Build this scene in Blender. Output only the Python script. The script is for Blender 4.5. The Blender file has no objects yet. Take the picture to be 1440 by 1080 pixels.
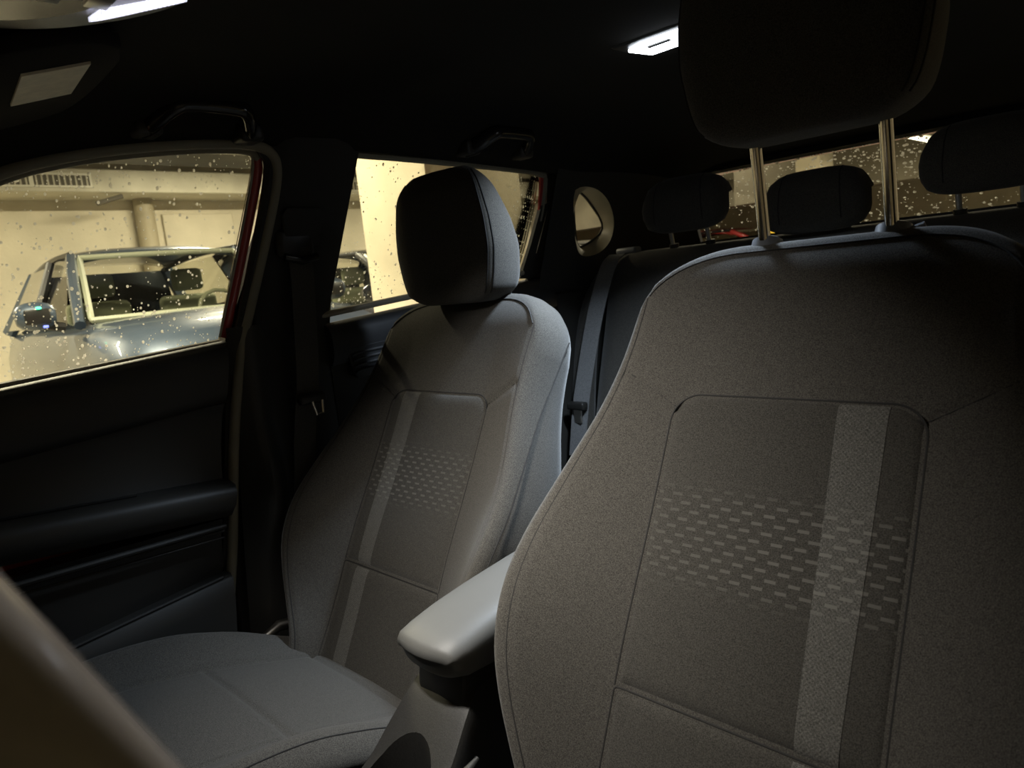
import bpy, bmesh, math, random
import numpy as np
from mathutils import Vector

random.seed(7)
rng = np.random.default_rng(11)
scene = bpy.context.scene
COL = scene.collection
ZO = 0.65            # cabin coordinates have z = 0 at the seat seam; the garage floor is 0.65 m lower

# ------------------------------------------------------------------ camera
CAM = np.array([0.6854, -0.6776, 0.5005])
YAW, PITCH, ROLL, FPX = math.radians(45.41), math.radians(-8.40), math.radians(-5.90), 1008.5
FW = np.array([-math.sin(YAW) * math.cos(PITCH), math.cos(YAW) * math.cos(PITCH), math.sin(PITCH)])
_r = np.cross(FW, [0, 0, 1]); _r /= np.linalg.norm(_r); _u = np.cross(_r, FW)
RT = math.cos(ROLL) * _r + math.sin(ROLL) * _u
UP = -math.sin(ROLL) * _r + math.cos(ROLL) * _u
cd = bpy.data.cameras.new('camera'); cam = bpy.data.objects.new('camera', cd); COL.objects.link(cam)
cd.sensor_fit = 'HORIZONTAL'; cd.sensor_width = 36.0; cd.lens = 36.0 * FPX / 1440.0
cd.clip_start = 0.01; cd.clip_end = 100
from mathutils import Matrix
cam.matrix_world = Matrix(((RT[0], UP[0], -FW[0], CAM[0]), (RT[1], UP[1], -FW[1], CAM[1]),
                           (RT[2], UP[2], -FW[2], CAM[2] + ZO), (0, 0, 0, 1)))
cd.dof.use_dof = True; cd.dof.focus_distance = 1.05; cd.dof.aperture_fstop = 9.0
scene.camera = cam

# ------------------------------------------------------------------ world, exposure, lights
wd = bpy.data.worlds.new('world'); scene.world = wd; wd.use_nodes = True
wd.node_tree.nodes['Background'].inputs[0].default_value = (1.0, 0.86, 0.62, 1)
wd.node_tree.nodes['Background'].inputs[1].default_value = 0.0
vs = scene.view_settings
vs.view_transform = 'Standard'; vs.look = 'None'; vs.exposure = 0.0; vs.gamma = 1.0; vs.use_curve_mapping = False

def area(name, loc, direction, sx, sy, power, color, spread=math.pi):
    l = bpy.data.lights.new(name, 'AREA'); l.shape = 'RECTANGLE'; l.size = sx; l.size_y = sy
    l.energy = power; l.color = color; l.spread = spread
    o = bpy.data.objects.new(name, l); COL.objects.link(o)
    o.location = (loc[0], loc[1], loc[2] + ZO)
    o.rotation_euler = Vector(direction).to_track_quat('-Z', 'Y').to_euler()
    return o
WARM = (1.0, 0.88, 0.64)
TUBES = [(-3.2, 0.0, 2.28, 205), (-3.2, 4.4, 2.28, 60), (-4.6, 9.2, 2.28, 50), (-1.80, 8.2, 1.585, 30), (-6.6, -1.0, 2.28, 190), (-6.6, 3.0, 2.28, 190), (-6.6, 7.4, 2.28, 200), (-1.5, 4.7, 2.28, 130)]
for (x, y, z, e) in TUBES:
    area('garage_tube_light', (x, y, z - .085), (0, 0, -1), .12, 1.4, e, WARM)
area('dome_light', (0.005, .425, .852), (0, 0, -1), .10, .06, 9.8, (.70, .84, 1.0), math.radians(124))
area('map_light', (-.02, -.415, .748), (.05, .41, -.68), .08, .03, 2.55, (1.0, .95, .87), math.radians(88))
area('wheel_fill_light', (.085, -.43, .748), (.44, -.15, -.33), .06, .03, .55, (1.0, .93, .84), math.radians(64))  # added fill, aimed only at the steering wheel rim to brighten it

# ------------------------------------------------------------------ pixel helpers (direction only; distance from a surface)
def ray(px): return FW * FPX + RT * (px[0] - 720) - UP * (px[1] - 540)
def U(px, ax, val):
    d = ray(px); i = 'xyz'.index(ax); t = (val - CAM[i]) / d[i]; return CAM + t * d
def S(px, off=0.0):
    """meet the leaning side of the cabin (passenger side)"""
    n = np.array([1, 0, -0.3636]); k = -.70 - .44 * .3636 + off
    d = ray(px); t = (k - n @ CAM) / (n @ d); return CAM + t * d
def side_x(z, off=0.0): return -.70 + max(0.0, z - .44) * .3636 + off

# ------------------------------------------------------------------ mesh helpers
class MB:
    def __init__(s): s.v = []; s.f = []; s.uv = None
    def add(s, vs_, fs):
        b = len(s.v); s.v += [tuple(map(float, q)) for q in vs_]; s.f += [tuple(i + b for i in f) for f in fs]; return s
    def grid(s, fn, ns, nt):
        vs_ = [fn(i / ns, j / nt) for j in range(nt + 1) for i in range(ns + 1)]
        fs = [(j * (ns + 1) + i, j * (ns + 1) + i + 1, (j + 1) * (ns + 1) + i + 1, (j + 1) * (ns + 1) + i) for j in range(nt) for i in range(ns)]
        return s.add(vs_, fs)
    def loft(s, rings, closed=True, cap=True):
        n = len(rings[0]); vs_ = [q for r in rings for q in r]; fs = []
        m = n if closed else n - 1
        for k in range(len(rings) - 1):
            for i in range(m):
                j = (i + 1) % n
                fs.append((k * n + i, k * n + j, (k + 1) * n + j, (k + 1) * n + i))
        if cap and closed:
            fs.append(tuple(range(n))[::-1]); fs.append(tuple((len(rings) - 1) * n + i for i in range(n)))
        return s.add(vs_, fs)
    def tube(s, path, r, seg=8, closed=False, flat=None):
        P = [np.array(q, float) for q in path]; n = len(P)
        R = r if hasattr(r, '__len__') else [r] * n
        up = None; rings = []
        for i in range(n):
            a = P[(i - 1) % n] if (closed or i > 0) else P[i]; b = P[(i + 1) % n] if (closed or i < n - 1) else P[i]
            t = b - a; t /= (np.linalg.norm(t) + 1e-12)
            if up is None:
                up = np.cross(t, [0, 0, 1]) if abs(t[2]) < .9 else np.cross(t, [1, 0, 0])
            up = up - t * (up @ t); up /= (np.linalg.norm(up) + 1e-12); w = np.cross(t, up)
            fa, fb = flat if flat else (1, 1)
            rings.append([P[i] + R[i] * (fa * math.cos(2 * math.pi * k / seg) * up + fb * math.sin(2 * math.pi * k / seg) * w) for k in range(seg)])
        if closed: rings.append(rings[0])
        return s.loft(rings, True, not closed)
    def prism(s, pts, vec):
        n = len(pts); P = [np.array(q, float) for q in pts]; v = np.array(vec, float)
        return s.add(P + [q + v for q in P], [tuple(range(n))[::-1], tuple(range(n, 2 * n))] + [(i, (i + 1) % n, n + (i + 1) % n, n + i) for i in range(n)])
    def box(s, lo, hi, bev=0.0, seg=2):
        bm = bmesh.new(); bmesh.ops.create_cube(bm, size=1)
        for v in bm.verts:
            v.co = Vector([(lo[i] + hi[i]) / 2 + v.co[i] * (hi[i] - lo[i]) for i in range(3)])
        if bev: bmesh.ops.bevel(bm, geom=list(bm.edges), offset=bev, segments=seg, profile=.5, affect='EDGES')
        return s.take(bm)
    def take(s, bm):
        bm.verts.index_update()
        s.add([v.co[:] for v in bm.verts], [[v.index for v in f.verts] for f in bm.faces]); bm.free(); return s
    def bevel(s, off, seg=2, ang=30):
        bm = bmesh.new(); vs_ = [bm.verts.new(q) for q in s.v]
        for f in s.f:
            try: bm.faces.new([vs_[i] for i in f])
            except ValueError: pass
        bmesh.ops.recalc_face_normals(bm, faces=bm.faces)
        ed = [e for e in bm.edges if len(e.link_faces) == 2 and e.calc_face_angle(0) > math.radians(ang)]
        bmesh.ops.bevel(bm, geom=ed, offset=off, segments=seg, profile=.5, affect='EDGES')
        s.v = []; s.f = []; return s.take(bm)

def root_of(o):
    while o.parent: o = o.parent
    return o
def tag(o, label=None, cat=None, group=None, kind=None):
    if label: o['label'] = label
    if cat: o['category'] = cat
    if group: o['group'] = group
    if kind: o['kind'] = kind
    return o
def thing(name, loc, label, cat, group=None, kind=None):
    o = bpy.data.objects.new(name, None); COL.objects.link(o); o.empty_display_size = .05
    o.location = (loc[0], loc[1], loc[2] + ZO)
    return tag(o, label, cat, group, kind)
def obj(name, mb, mat, parent=None, smooth=True, solid=0.0, angle=40, recalc=True, uv=None):
    me = bpy.data.meshes.new(name)
    V = np.array(mb.v, float); V[:, 2] += ZO
    if parent is not None: org = np.array(root_of(parent).location)
    else: org = np.array([(V[:, 0].min() + V[:, 0].max()) / 2, (V[:, 1].min() + V[:, 1].max()) / 2, V[:, 2].min()])
    V = V - org
    me.from_pydata(V.tolist(), [], mb.f)
    if recalc:
        bm = bmesh.new(); bm.from_mesh(me); bmesh.ops.recalc_face_normals(bm, faces=bm.faces); bm.to_mesh(me); bm.free()
    if uv is not None:
        lay = me.uv_layers.new(name='UVMap')
        for l in me.loops: lay.data[l.index].uv = uv[l.vertex_index]
    me.validate()
    if smooth:
        me.polygons.foreach_set('use_smooth', [True] * len(me.polygons))
        try: me.set_sharp_from_angle(angle=math.radians(angle))
        except Exception: pass
    me.materials.append(M[mat])
    o = bpy.data.objects.new(name, me); COL.objects.link(o)
    if parent is not None: o.parent = parent
    else: o.location = org
    if solid:
        md = o.modifiers.new('solid', 'SOLIDIFY'); md.thickness = solid; md.offset = 0
    return o

def curve(tab, smooth=3):
    xs = np.array([t[0] for t in tab], float); ys = np.array([t[1] for t in tab], float)
    X = np.linspace(xs[0], xs[-1], 400); Y = np.interp(X, xs, ys)
    k = max(3, int(400 / len(tab) * .8) | 1); pad = np.pad(Y, k // 2, mode='reflect', reflect_type='odd')
    Y = np.convolve(pad, np.ones(k) / k, 'valid')
    return lambda q: float(np.interp(q, X, Y))
def ss(q): q = min(1, max(0, q)); return q * q * (3 - 2 * q)
def lerp(a, b, t): return a + (b - a) * t
def smooth_path(P, it=2, closed=False):
    P = [np.array(q, float) for q in P]
    for _ in range(it):
        Q = [] if closed else [P[0]]
        n = len(P)
        for i in range(n if closed else n - 1):
            a, b = P[i], P[(i + 1) % n]; Q += [a * .75 + b * .25, a * .25 + b * .75]
        if not closed: Q.append(P[-1])
        P = Q
    return P
def ribbon(path, width, w, th=.0015):
    P = smooth_path(path, 2); mb = MB(); rings = []
    Wd = np.array(width, float); Wd /= np.linalg.norm(Wd)
    for i, q in enumerate(P):
        t = P[min(i + 1, len(P) - 1)] - P[max(i - 1, 0)]; n = np.cross(t, Wd); n /= np.linalg.norm(n)
        rings.append([q - Wd * w / 2 - n * th, q + Wd * w / 2 - n * th, q + Wd * w / 2 + n * th, q - Wd * w / 2 + n * th])
    return mb.loft(rings)

# ------------------------------------------------------------------ materials
M = {}
def mat(name, color, rough=.5, metal=0.0, spec=.5, noise=None, bump=None, emit=None, coat=0.0, sheen=0.0):
    m = bpy.data.materials.new(name); m.use_nodes = True; nt = m.node_tree; b = nt.nodes['Principled BSDF']
    b.inputs['Base Color'].default_value = (*color, 1); b.inputs['Roughness'].default_value = rough
    b.inputs['Metallic'].default_value = metal; b.inputs['Specular IOR Level'].default_value = spec
    b.inputs['Coat Weight'].default_value = coat; b.inputs['Sheen Weight'].default_value = sheen
    tc = nt.nodes.new('ShaderNodeTexCoord')
    if noise:
        sc, lo, hi = noise[:3]
        n = nt.nodes.new('ShaderNodeTexNoise'); n.inputs['Scale'].default_value = sc; n.inputs['Detail'].default_value = noise[3] if len(noise) > 3 else 3
        nt.links.new(tc.outputs['Object'], n.inputs['Vector'])
        mr = nt.nodes.new('ShaderNodeMapRange'); mr.inputs[1].default_value = .32; mr.inputs[2].default_value = .68; mr.inputs[3].default_value = lo; mr.inputs[4].default_value = hi
        nt.links.new(n.outputs['Fac'], mr.inputs[0])
        mx = nt.nodes.new('ShaderNodeVectorMath'); mx.operation = 'SCALE'; mx.inputs[0].default_value = color
        nt.links.new(mr.outputs[0], mx.inputs['Scale']); nt.links.new(mx.outputs[0], b.inputs['Base Color'])
    if bump:
        sc, st, dist = bump
        n2 = nt.nodes.new('ShaderNodeTexNoise'); n2.inputs['Scale'].default_value = sc; n2.inputs['Detail'].default_value = 2
        nt.links.new(tc.outputs['Object'], n2.inputs['Vector'])
        bp = nt.nodes.new('ShaderNodeBump'); bp.inputs['Strength'].default_value = st; bp.inputs['Distance'].default_value = dist
        nt.links.new(n2.outputs['Fac'], bp.inputs['Height']); nt.links.new(bp.outputs[0], b.inputs['Normal'])
    if emit:
        b.inputs['Emission Color'].default_value = (*emit[0], 1); b.inputs['Emission Strength'].default_value = emit[1]
    M[name] = m; return m
FAB = (.060, .056, .049)
mat('fabric', FAB, .95, spec=.15, noise=(900, .45, 1.6, 2), bump=(700, .35, .0008), sheen=.15)
mat('thread', (.012, .011, .010), .8)
mat('vinyl', (.10, .10, .095), .52, spec=.5, bump=(900, .25, .0004))
mat('console_plastic', (.028, .0275, .026), .5, noise=(500, .8, 1.25), bump=(900, .4, .0005))
mat('dark_plastic', (.022, .021, .019), .42, spec=.5, bump=(1200, .15, .0003))
mat('gloss_plastic', (.020, .019, .018), .16, spec=.6)
mat('door_plastic', (.030, .029, .026), .48, bump=(1400, .15, .0003))
mat('blue_plastic', (.030, .031, .034), .5, bump=(1400, .15, .0003))
mat('headliner', (.020, .019, .017), .95, spec=.1, noise=(600, .8, 1.2))
mat('carpet', (.012, .012, .012), 1.0, spec=.05, bump=(900, .5, .002))
mat('rubber', (.24, .22, .165), .55)
mat('pillar_fabric', (.026, .025, .023), .8, noise=(700, .8, 1.2))
mat('red_paint', (.40, .045, .04), .3, spec=.5, coat=.6)
mat('chrome', (.75, .73, .70), .12, metal=1.0)
mat('brushed_steel', (.6, .58, .54), .3, metal=1.0)
mat('webbing', (.15, .15, .15), .8, noise=(500, .7, 1.3), bump=(600, .3, .0005))
mat('webbing_dark', (.055, .053, .048), .8, noise=(500, .7, 1.3), bump=(600, .3, .0005))
mat('mirror', (.92, .92, .92), .02, metal=1.0)
mat('silver_grey', (.16, .16, .15), .4)
mat('label_paper', (.80, .74, .58), .6, noise=(70, .88, 1.05, 4))
mat('sill_strip', (.36, .33, .26), .5)
mat('silver_trim', (.42, .42, .40), .3, metal=.7)
mat('wheel_leather', (.22, .205, .19), .26, spec=.6, coat=.3)
mat('collar', (.16, .17, .19), .4)
mat('concrete', (.60, .55, .43), .85, noise=(1.4, .82, 1.12, 8), bump=(30, .2, .01))
mat('concrete_column', (.66, .60, .45), .85, noise=(2.0, .8, 1.12, 8), bump=(30, .2, .01))
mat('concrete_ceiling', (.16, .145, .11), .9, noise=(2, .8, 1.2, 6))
mat('garage_floor', (.44, .415, .35), .55, noise=(1.5, .75, 1.2, 8))
mat('duct', (.50, .47, .37), .6, noise=(3, .85, 1.1))
mat('duct_dark', (.10, .09, .07), .8)
mat('recess_shadow', (.33, .29, .20), .6)
mat('pale_paint', (.62, .60, .50), .5)
mat('blue_sign', (.03, .05, .22), .4)
mat('white_sign', (.8, .8, .76), .4)
mat('yellow_paint', (.62, .40, .03), .5)
mat('car_blue', (.055, .078, .115), .42, metal=.35, coat=.8)
mat('car_dark', (.022, .023, .026), .25, coat=.8)
mat('car_red', (.35, .03, .03), .3, coat=.7)
mat('car_glass', (.012, .014, .012), .08, spec=.6)
mat('car_pale_green', (.36, .38, .28), .5)  # pale green for the windscreen's reflected border and the steering wheel
mat('car_seat', (.22, .24, .16), .8)
mat('car_trim', (.012, .012, .012), .35)
mat('tyre', (.015, .015, .015), .8)
mat('headlamp', (.6, .62, .62), .1, spec=.8)
mat('green_glow', (.1, .9, .5), .4, emit=((.08, 1.0, .5), 3))
mat('blue_glow', (.15, .2, 1), .4, emit=((.18, .22, 1.0), 2))
mat('dome_lens', (.9, .92, 1), .3, emit=((.86, .92, 1.0), 9))
mat('map_lens', (.9, .9, 1), .3, emit=((.84, .84, 1.0), 1.0))
mat('tube_glow', (1, 1, .9), .4, emit=((1.0, .93, .72), 6))

def glass_mat(name, tint=(1, 1, 1), base=.03):
    m = bpy.data.materials.new(name); m.use_nodes = True; nt = m.node_tree; nt.nodes.clear()
    out = nt.nodes.new('ShaderNodeOutputMaterial'); mx = nt.nodes.new('ShaderNodeMixShader')
    t = nt.nodes.new('ShaderNodeBsdfTransparent'); t.inputs[0].default_value = (*tint, 1)
    g = nt.nodes.new('ShaderNodeBsdfGlossy'); g.inputs['Roughness'].default_value = .02
    f = nt.nodes.new('ShaderNodeFresnel'); f.inputs[0].default_value = 1.35
    nt.links.new(f.outputs[0], mx.inputs[0]); nt.links.new(t.outputs[0], mx.inputs[1]); nt.links.new(g.outputs[0], mx.inputs[2])
    nt.links.new(mx.outputs[0], out.inputs[0]); M[name] = m
glass_mat('window_glass', (.93, .94, .90))
glass_mat('privacy_glass', (.80, .80, .74))
def water_mat():
    m = bpy.data.materials.new('water'); m.use_nodes = True; nt = m.node_tree; b = nt.nodes['Principled BSDF']
    b.inputs['Base Color'].default_value = (1, 1, 1, 1); b.inputs['Roughness'].default_value = .02
    b.inputs['Transmission Weight'].default_value = 1.0; b.inputs['IOR'].default_value = 1.33
    t = nt.nodes.new('ShaderNodeBsdfTranslucent'); t.inputs[0].default_value = (.95, .95, .92, 1)
    mx = nt.nodes.new('ShaderNodeMixShader'); mx.inputs[0].default_value = .65
    out = nt.nodes['Material Output']
    nt.links.new(b.outputs[0], mx.inputs[1]); nt.links.new(t.outputs[0], mx.inputs[2]); nt.links.new(mx.outputs[0], out.inputs[0])
    M['water'] = m
water_mat()

def seat_centre_mat(name, base, dash, weave):
    """woven insert: rows of short lighter dashes in a band across the panel (UV in metres)"""
    m = mat(name, base, .95, spec=.15, noise=(900, .5, 1.55, 2), bump=(700, .35, .0008), sheen=.12)
    nt = m.node_tree; b = nt.nodes['Principled BSDF']
    def math_(op, a, c=None, d=None):
        n = nt.nodes.new('ShaderNodeMath'); n.operation = op
        for i, x in enumerate((a, c, d)):
            if x is None: continue
            if isinstance(x, (int, float)): n.inputs[i].default_value = x
            else: nt.links.new(x, n.inputs[i])
        return n.outputs[0]
    uv = nt.nodes.new('ShaderNodeUVMap'); uv.uv_map = 'UVMap'
    sx = nt.nodes.new('ShaderNodeSeparateXYZ'); nt.links.new(uv.outputs[0], sx.inputs[0]); u, v = sx.outputs[0], sx.outputs[1]
    row = math_('DIVIDE', v, .0092); ri = math_('FLOOR', row); fv = math_('FRACT', row)
    odd = math_('MULTIPLY', math_('MODULO', ri, 2.0), .5)
    uo = math_('ADD', math_('DIVIDE', math_('ADD', u, 1.0), .0246), odd); fu = math_('FRACT', uo)
    du = math_('LESS_THAN', fu, .48); dv = math_('LESS_THAN', fv, .36)
    # envelope of the band, smooth at both ends and weaker on the inboard side
    mr = nt.nodes.new('ShaderNodeMapRange'); mr.interpolation_type = 'SMOOTHSTEP'; mr.inputs[1].default_value = .112; mr.inputs[2].default_value = .145
    nt.links.new(v, mr.inputs[0])
    mr2 = nt.nodes.new('ShaderNodeMapRange'); mr2.interpolation_type = 'SMOOTHSTEP'; mr2.inputs[1].default_value = .247; mr2.inputs[2].default_value = .212
    nt.links.new(v, mr2.inputs[0])
    mr3 = nt.nodes.new('ShaderNodeMapRange'); mr3.inputs[1].default_value = -.15; mr3.inputs[2].default_value = .02; mr3.inputs[3].default_value = .35; mr3.inputs[4].default_value = 1.0
    nt.links.new(u, mr3.inputs[0])
    env = math_('MULTIPLY', math_('MULTIPLY', mr.outputs[0], mr2.outputs[0]), mr3.outputs[0])
    mask = math_('MULTIPLY', math_('MULTIPLY', du, dv), env)
    src = b.inputs['Base Color'].links[0].from_socket
    if weave:
        ck = nt.nodes.new('ShaderNodeTexChecker'); ck.inputs['Scale'].default_value = 420
        ck.inputs[1].default_value = (1.10, 1.10, 1.10, 1); ck.inputs[2].default_value = (.86, .86, .86, 1)
        nt.links.new(uv.outputs[0], ck.inputs['Vector'])
        vm = nt.nodes.new('ShaderNodeVectorMath'); vm.operation = 'MULTIPLY'
        nt.links.new(src, vm.inputs[0]); nt.links.new(ck.outputs[0], vm.inputs[1]); src = vm.outputs[0]
    mixn = nt.nodes.new('ShaderNodeMix'); mixn.data_type = 'RGBA'
    nt.links.new(mask, mixn.inputs[0]); nt.links.new(src, mixn.inputs[6]); mixn.inputs[7].default_value = (*dash, 1)
    nt.links.new(mixn.outputs[2], b.inputs['Base Color'])
seat_centre_mat('fabric_insert', (.050, .047, .041), (.115, .110, .098), False)
seat_centre_mat('fabric_stripe', (.100, .097, .088), (.165, .160, .145), True)

# =================================================================== GARAGE (the setting outside)
FZ = -ZO; CZ = 2.45
XW, YB, YF, XR = -8.8, 13.0, -7.0, 2.7
def struct(name, mb, m, label, cat, smooth=False, parent=None, **k):
    o = obj(name, mb, m, parent, smooth=smooth, **k)
    return tag(o, label, cat, kind='structure')
struct('floor', MB().box((XW - .2, YF, FZ - .2), (XR, YB, FZ)), 'garage_floor', 'grey concrete floor of the parking garage outside the car', 'floor')
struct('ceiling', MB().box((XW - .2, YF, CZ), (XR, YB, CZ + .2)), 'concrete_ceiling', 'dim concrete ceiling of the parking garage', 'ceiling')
struct('wall_left', MB().box((XW - .2, YF, FZ), (XW, YB, CZ)), 'concrete', 'beige concrete garage wall seen through the passenger side windows', 'wall')
struct('wall_back', MB().box((XW, YB, FZ), (XR, YB + .2, CZ)), 'concrete', 'beige garage wall far behind the car seen through the rear window', 'wall')
struct('wall_right', MB().box((XR, YF, FZ), (XR + .2, YB, CZ)), 'concrete', 'beige garage wall on the driver side of the car', 'wall')
struct('wall_front', MB().box((XW, YF - .2, FZ), (XR, YF, CZ)), 'concrete', 'beige garage wall ahead of the car', 'wall')
# downstand beams under the ceiling
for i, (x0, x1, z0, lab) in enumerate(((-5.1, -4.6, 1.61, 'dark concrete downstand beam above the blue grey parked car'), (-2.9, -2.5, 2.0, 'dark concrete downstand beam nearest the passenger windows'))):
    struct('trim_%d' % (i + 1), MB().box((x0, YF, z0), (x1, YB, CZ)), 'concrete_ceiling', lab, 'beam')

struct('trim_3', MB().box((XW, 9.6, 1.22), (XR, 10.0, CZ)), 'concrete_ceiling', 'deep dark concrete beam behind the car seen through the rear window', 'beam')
# ventilation duct with grille along the far wall
def duct():
    t = thing('ventilation_duct', (XW + .3, 2, 1.5), 'long pale ventilation duct with grilles along the far wall', 'duct')
    obj('casing', MB().box((XW, YF, 1.89), (XW + .62, YB, 2.14), .01, 1), 'duct', t)
    for k, (y0, y1) in enumerate(((-1.6, -.05), (0.0, .86), (.90, 1.36), (1.40, 1.93), (4.2, 5.6), (6.2, 7.6))):
        fr = MB()
        x = XW + .625; z0, z1 = 1.955, 2.065
        fr.box((x - .01, y0, z0 - .02), (x + .012, y1, z0)); fr.box((x - .01, y0, z1), (x + .012, y1, z1 + .02))
        fr.box((x - .01, y0 - .02, z0 - .02), (x + .012, y0, z1 + .02)); fr.box((x - .01, y1, z0 - .02), (x + .012, y1 + .02, z1 + .02))
        g = obj('grille', fr, 'pale_paint', t, smooth=False)
        obj('grille_back', MB().box((x - .004, y0, z0), (x + .002, y1, z1)), 'duct_dark', g, smooth=False)
        sl = MB()
        nb = int((y1 - y0) / .05)
        for q in range(nb):
            yy = y0 + (q + .5) * (y1 - y0) / nb; sl.box((x + .001, yy - .008, z0), (x + .010, yy + .008, z1))
        so = obj('grille_bars', sl, 'duct', g, smooth=False); so['kind'] = 'stuff'
    return t
duct()
tag(obj('recess_shadow_tube', MB().tube([(XW + .12, 2.62, FZ), (XW + .12, 2.62, 1.89)], .11, 14), 'recess_shadow'), 'brown upright tube standing in for a recess shadow under the duct', 'recess_shadow')  # shadow of a wall recess, built as a brown upright tube
tag(obj('duct_brace', MB().tube([(XW + .60, 2.25, 1.855), (XW + .55, 1.98, 1.775)], .025, 8), 'duct_dark'), 'short dark diagonal brace under the ventilation duct', 'brace')
tag(obj('wall_panel', MB().box((XW, 2.85, FZ), (XW + .05, 3.75, 1.72), .008, 1), 'concrete'), 'shallow raised concrete panel on the far wall beside the recess shadow', 'panel')

def column(x0, x1, y0, y1, label):
    b = MB().box((x0, y0, FZ), (x1, y1, CZ), .02, 2)
    return tag(obj('column', b, 'concrete_column'), label, 'column', kind='structure')
column(-2.75, -2.15, 1.667, 2.35, 'broad pale concrete column right beside the rear passenger door')
column(-3.0, -2.70, 8.0, 8.4, 'pale concrete column behind the car seen past the rear headrests')

def tube_lamp(x, y, z, label):
    t = thing('tube_lamp', (x, y, z), label, 'lamp', 'garage tube lamps under the ceiling')
    obj('housing', MB().box((x - .08, y - .75, z + .0), (x + .08, y + .75, z + .05), .01, 2), 'pale_paint', t)
    for e in (-.5, .5): obj('hanger', MB().tube([(x, y + e, z + .04), (x, y + e, CZ)], .008, 6), 'brushed_steel', t)
    obj('tube', MB().tube([(x, y - .7, z - .03), (x, y + .7, z - .03)], .018, 10), 'tube_glow', t)
    for e in (-.72, .72): obj('end_cap', MB().box((x - .03, y + e - .02, z - .06), (x + .03, y + e + .02, z + .01), .005, 1), 'pale_paint', t)
LL = ['tube lamp under the ceiling ahead of the parked cars', 'tube lamp above the noses of the parked cars', 'tube lamp beyond the concrete column', 'small bright tube lamp seen through the top of the rear window',
      'tube lamp near the far wall ahead of the blue grey car', 'tube lamp between the blue grey car and the dark car', 'tube lamp near the far wall behind the dark parked car', 'tube lamp close behind the car over its tail']
for (x, y, z, e), lab in zip(TUBES, LL): tube_lamp(x, y, z, lab)

# blue and white wall sign, yellow bollard
t = thing('column_sign', (XW + .05, 6.0, .2), 'blue and white sign panel on the far wall left of the column', 'sign')
sp0 = U((538, 340), 'x', XW + .06)
obj('board', MB().box((XW, sp0[1] - .16, sp0[2] - .62), (XW + .05, sp0[1] + .34, sp0[2] + .30), .01, 1), 'blue_sign', t)
obj('white_field', MB().box((XW + .05, sp0[1] - .12, sp0[2] - .24), (XW + .06, sp0[1] + .34, sp0[2] + .20)), 'white_sign', t, smooth=False)
yb = U((1090, 326), 'y', 6.5)
t = thing('bollard', (yb[0], 6.5, FZ), 'yellow bollard behind the car seen below the middle rear headrest', 'bollard')
obj('post', MB().tube([(yb[0], 6.5, FZ), (yb[0], 6.5, yb[2] + .02), (yb[0], 6.5, yb[2] + .06)], [.15, .15, .10], 16), 'yellow_paint', t)
obj('band', MB().tube([(yb[0], 6.5, .1), (yb[0], 6.5, .25)], .153, 16), 'car_trim', t)
obj('base_plate', MB().tube([(yb[0], 6.5, FZ), (yb[0], 6.5, FZ + .02)], .2, 16), 'brushed_steel', t)

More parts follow.
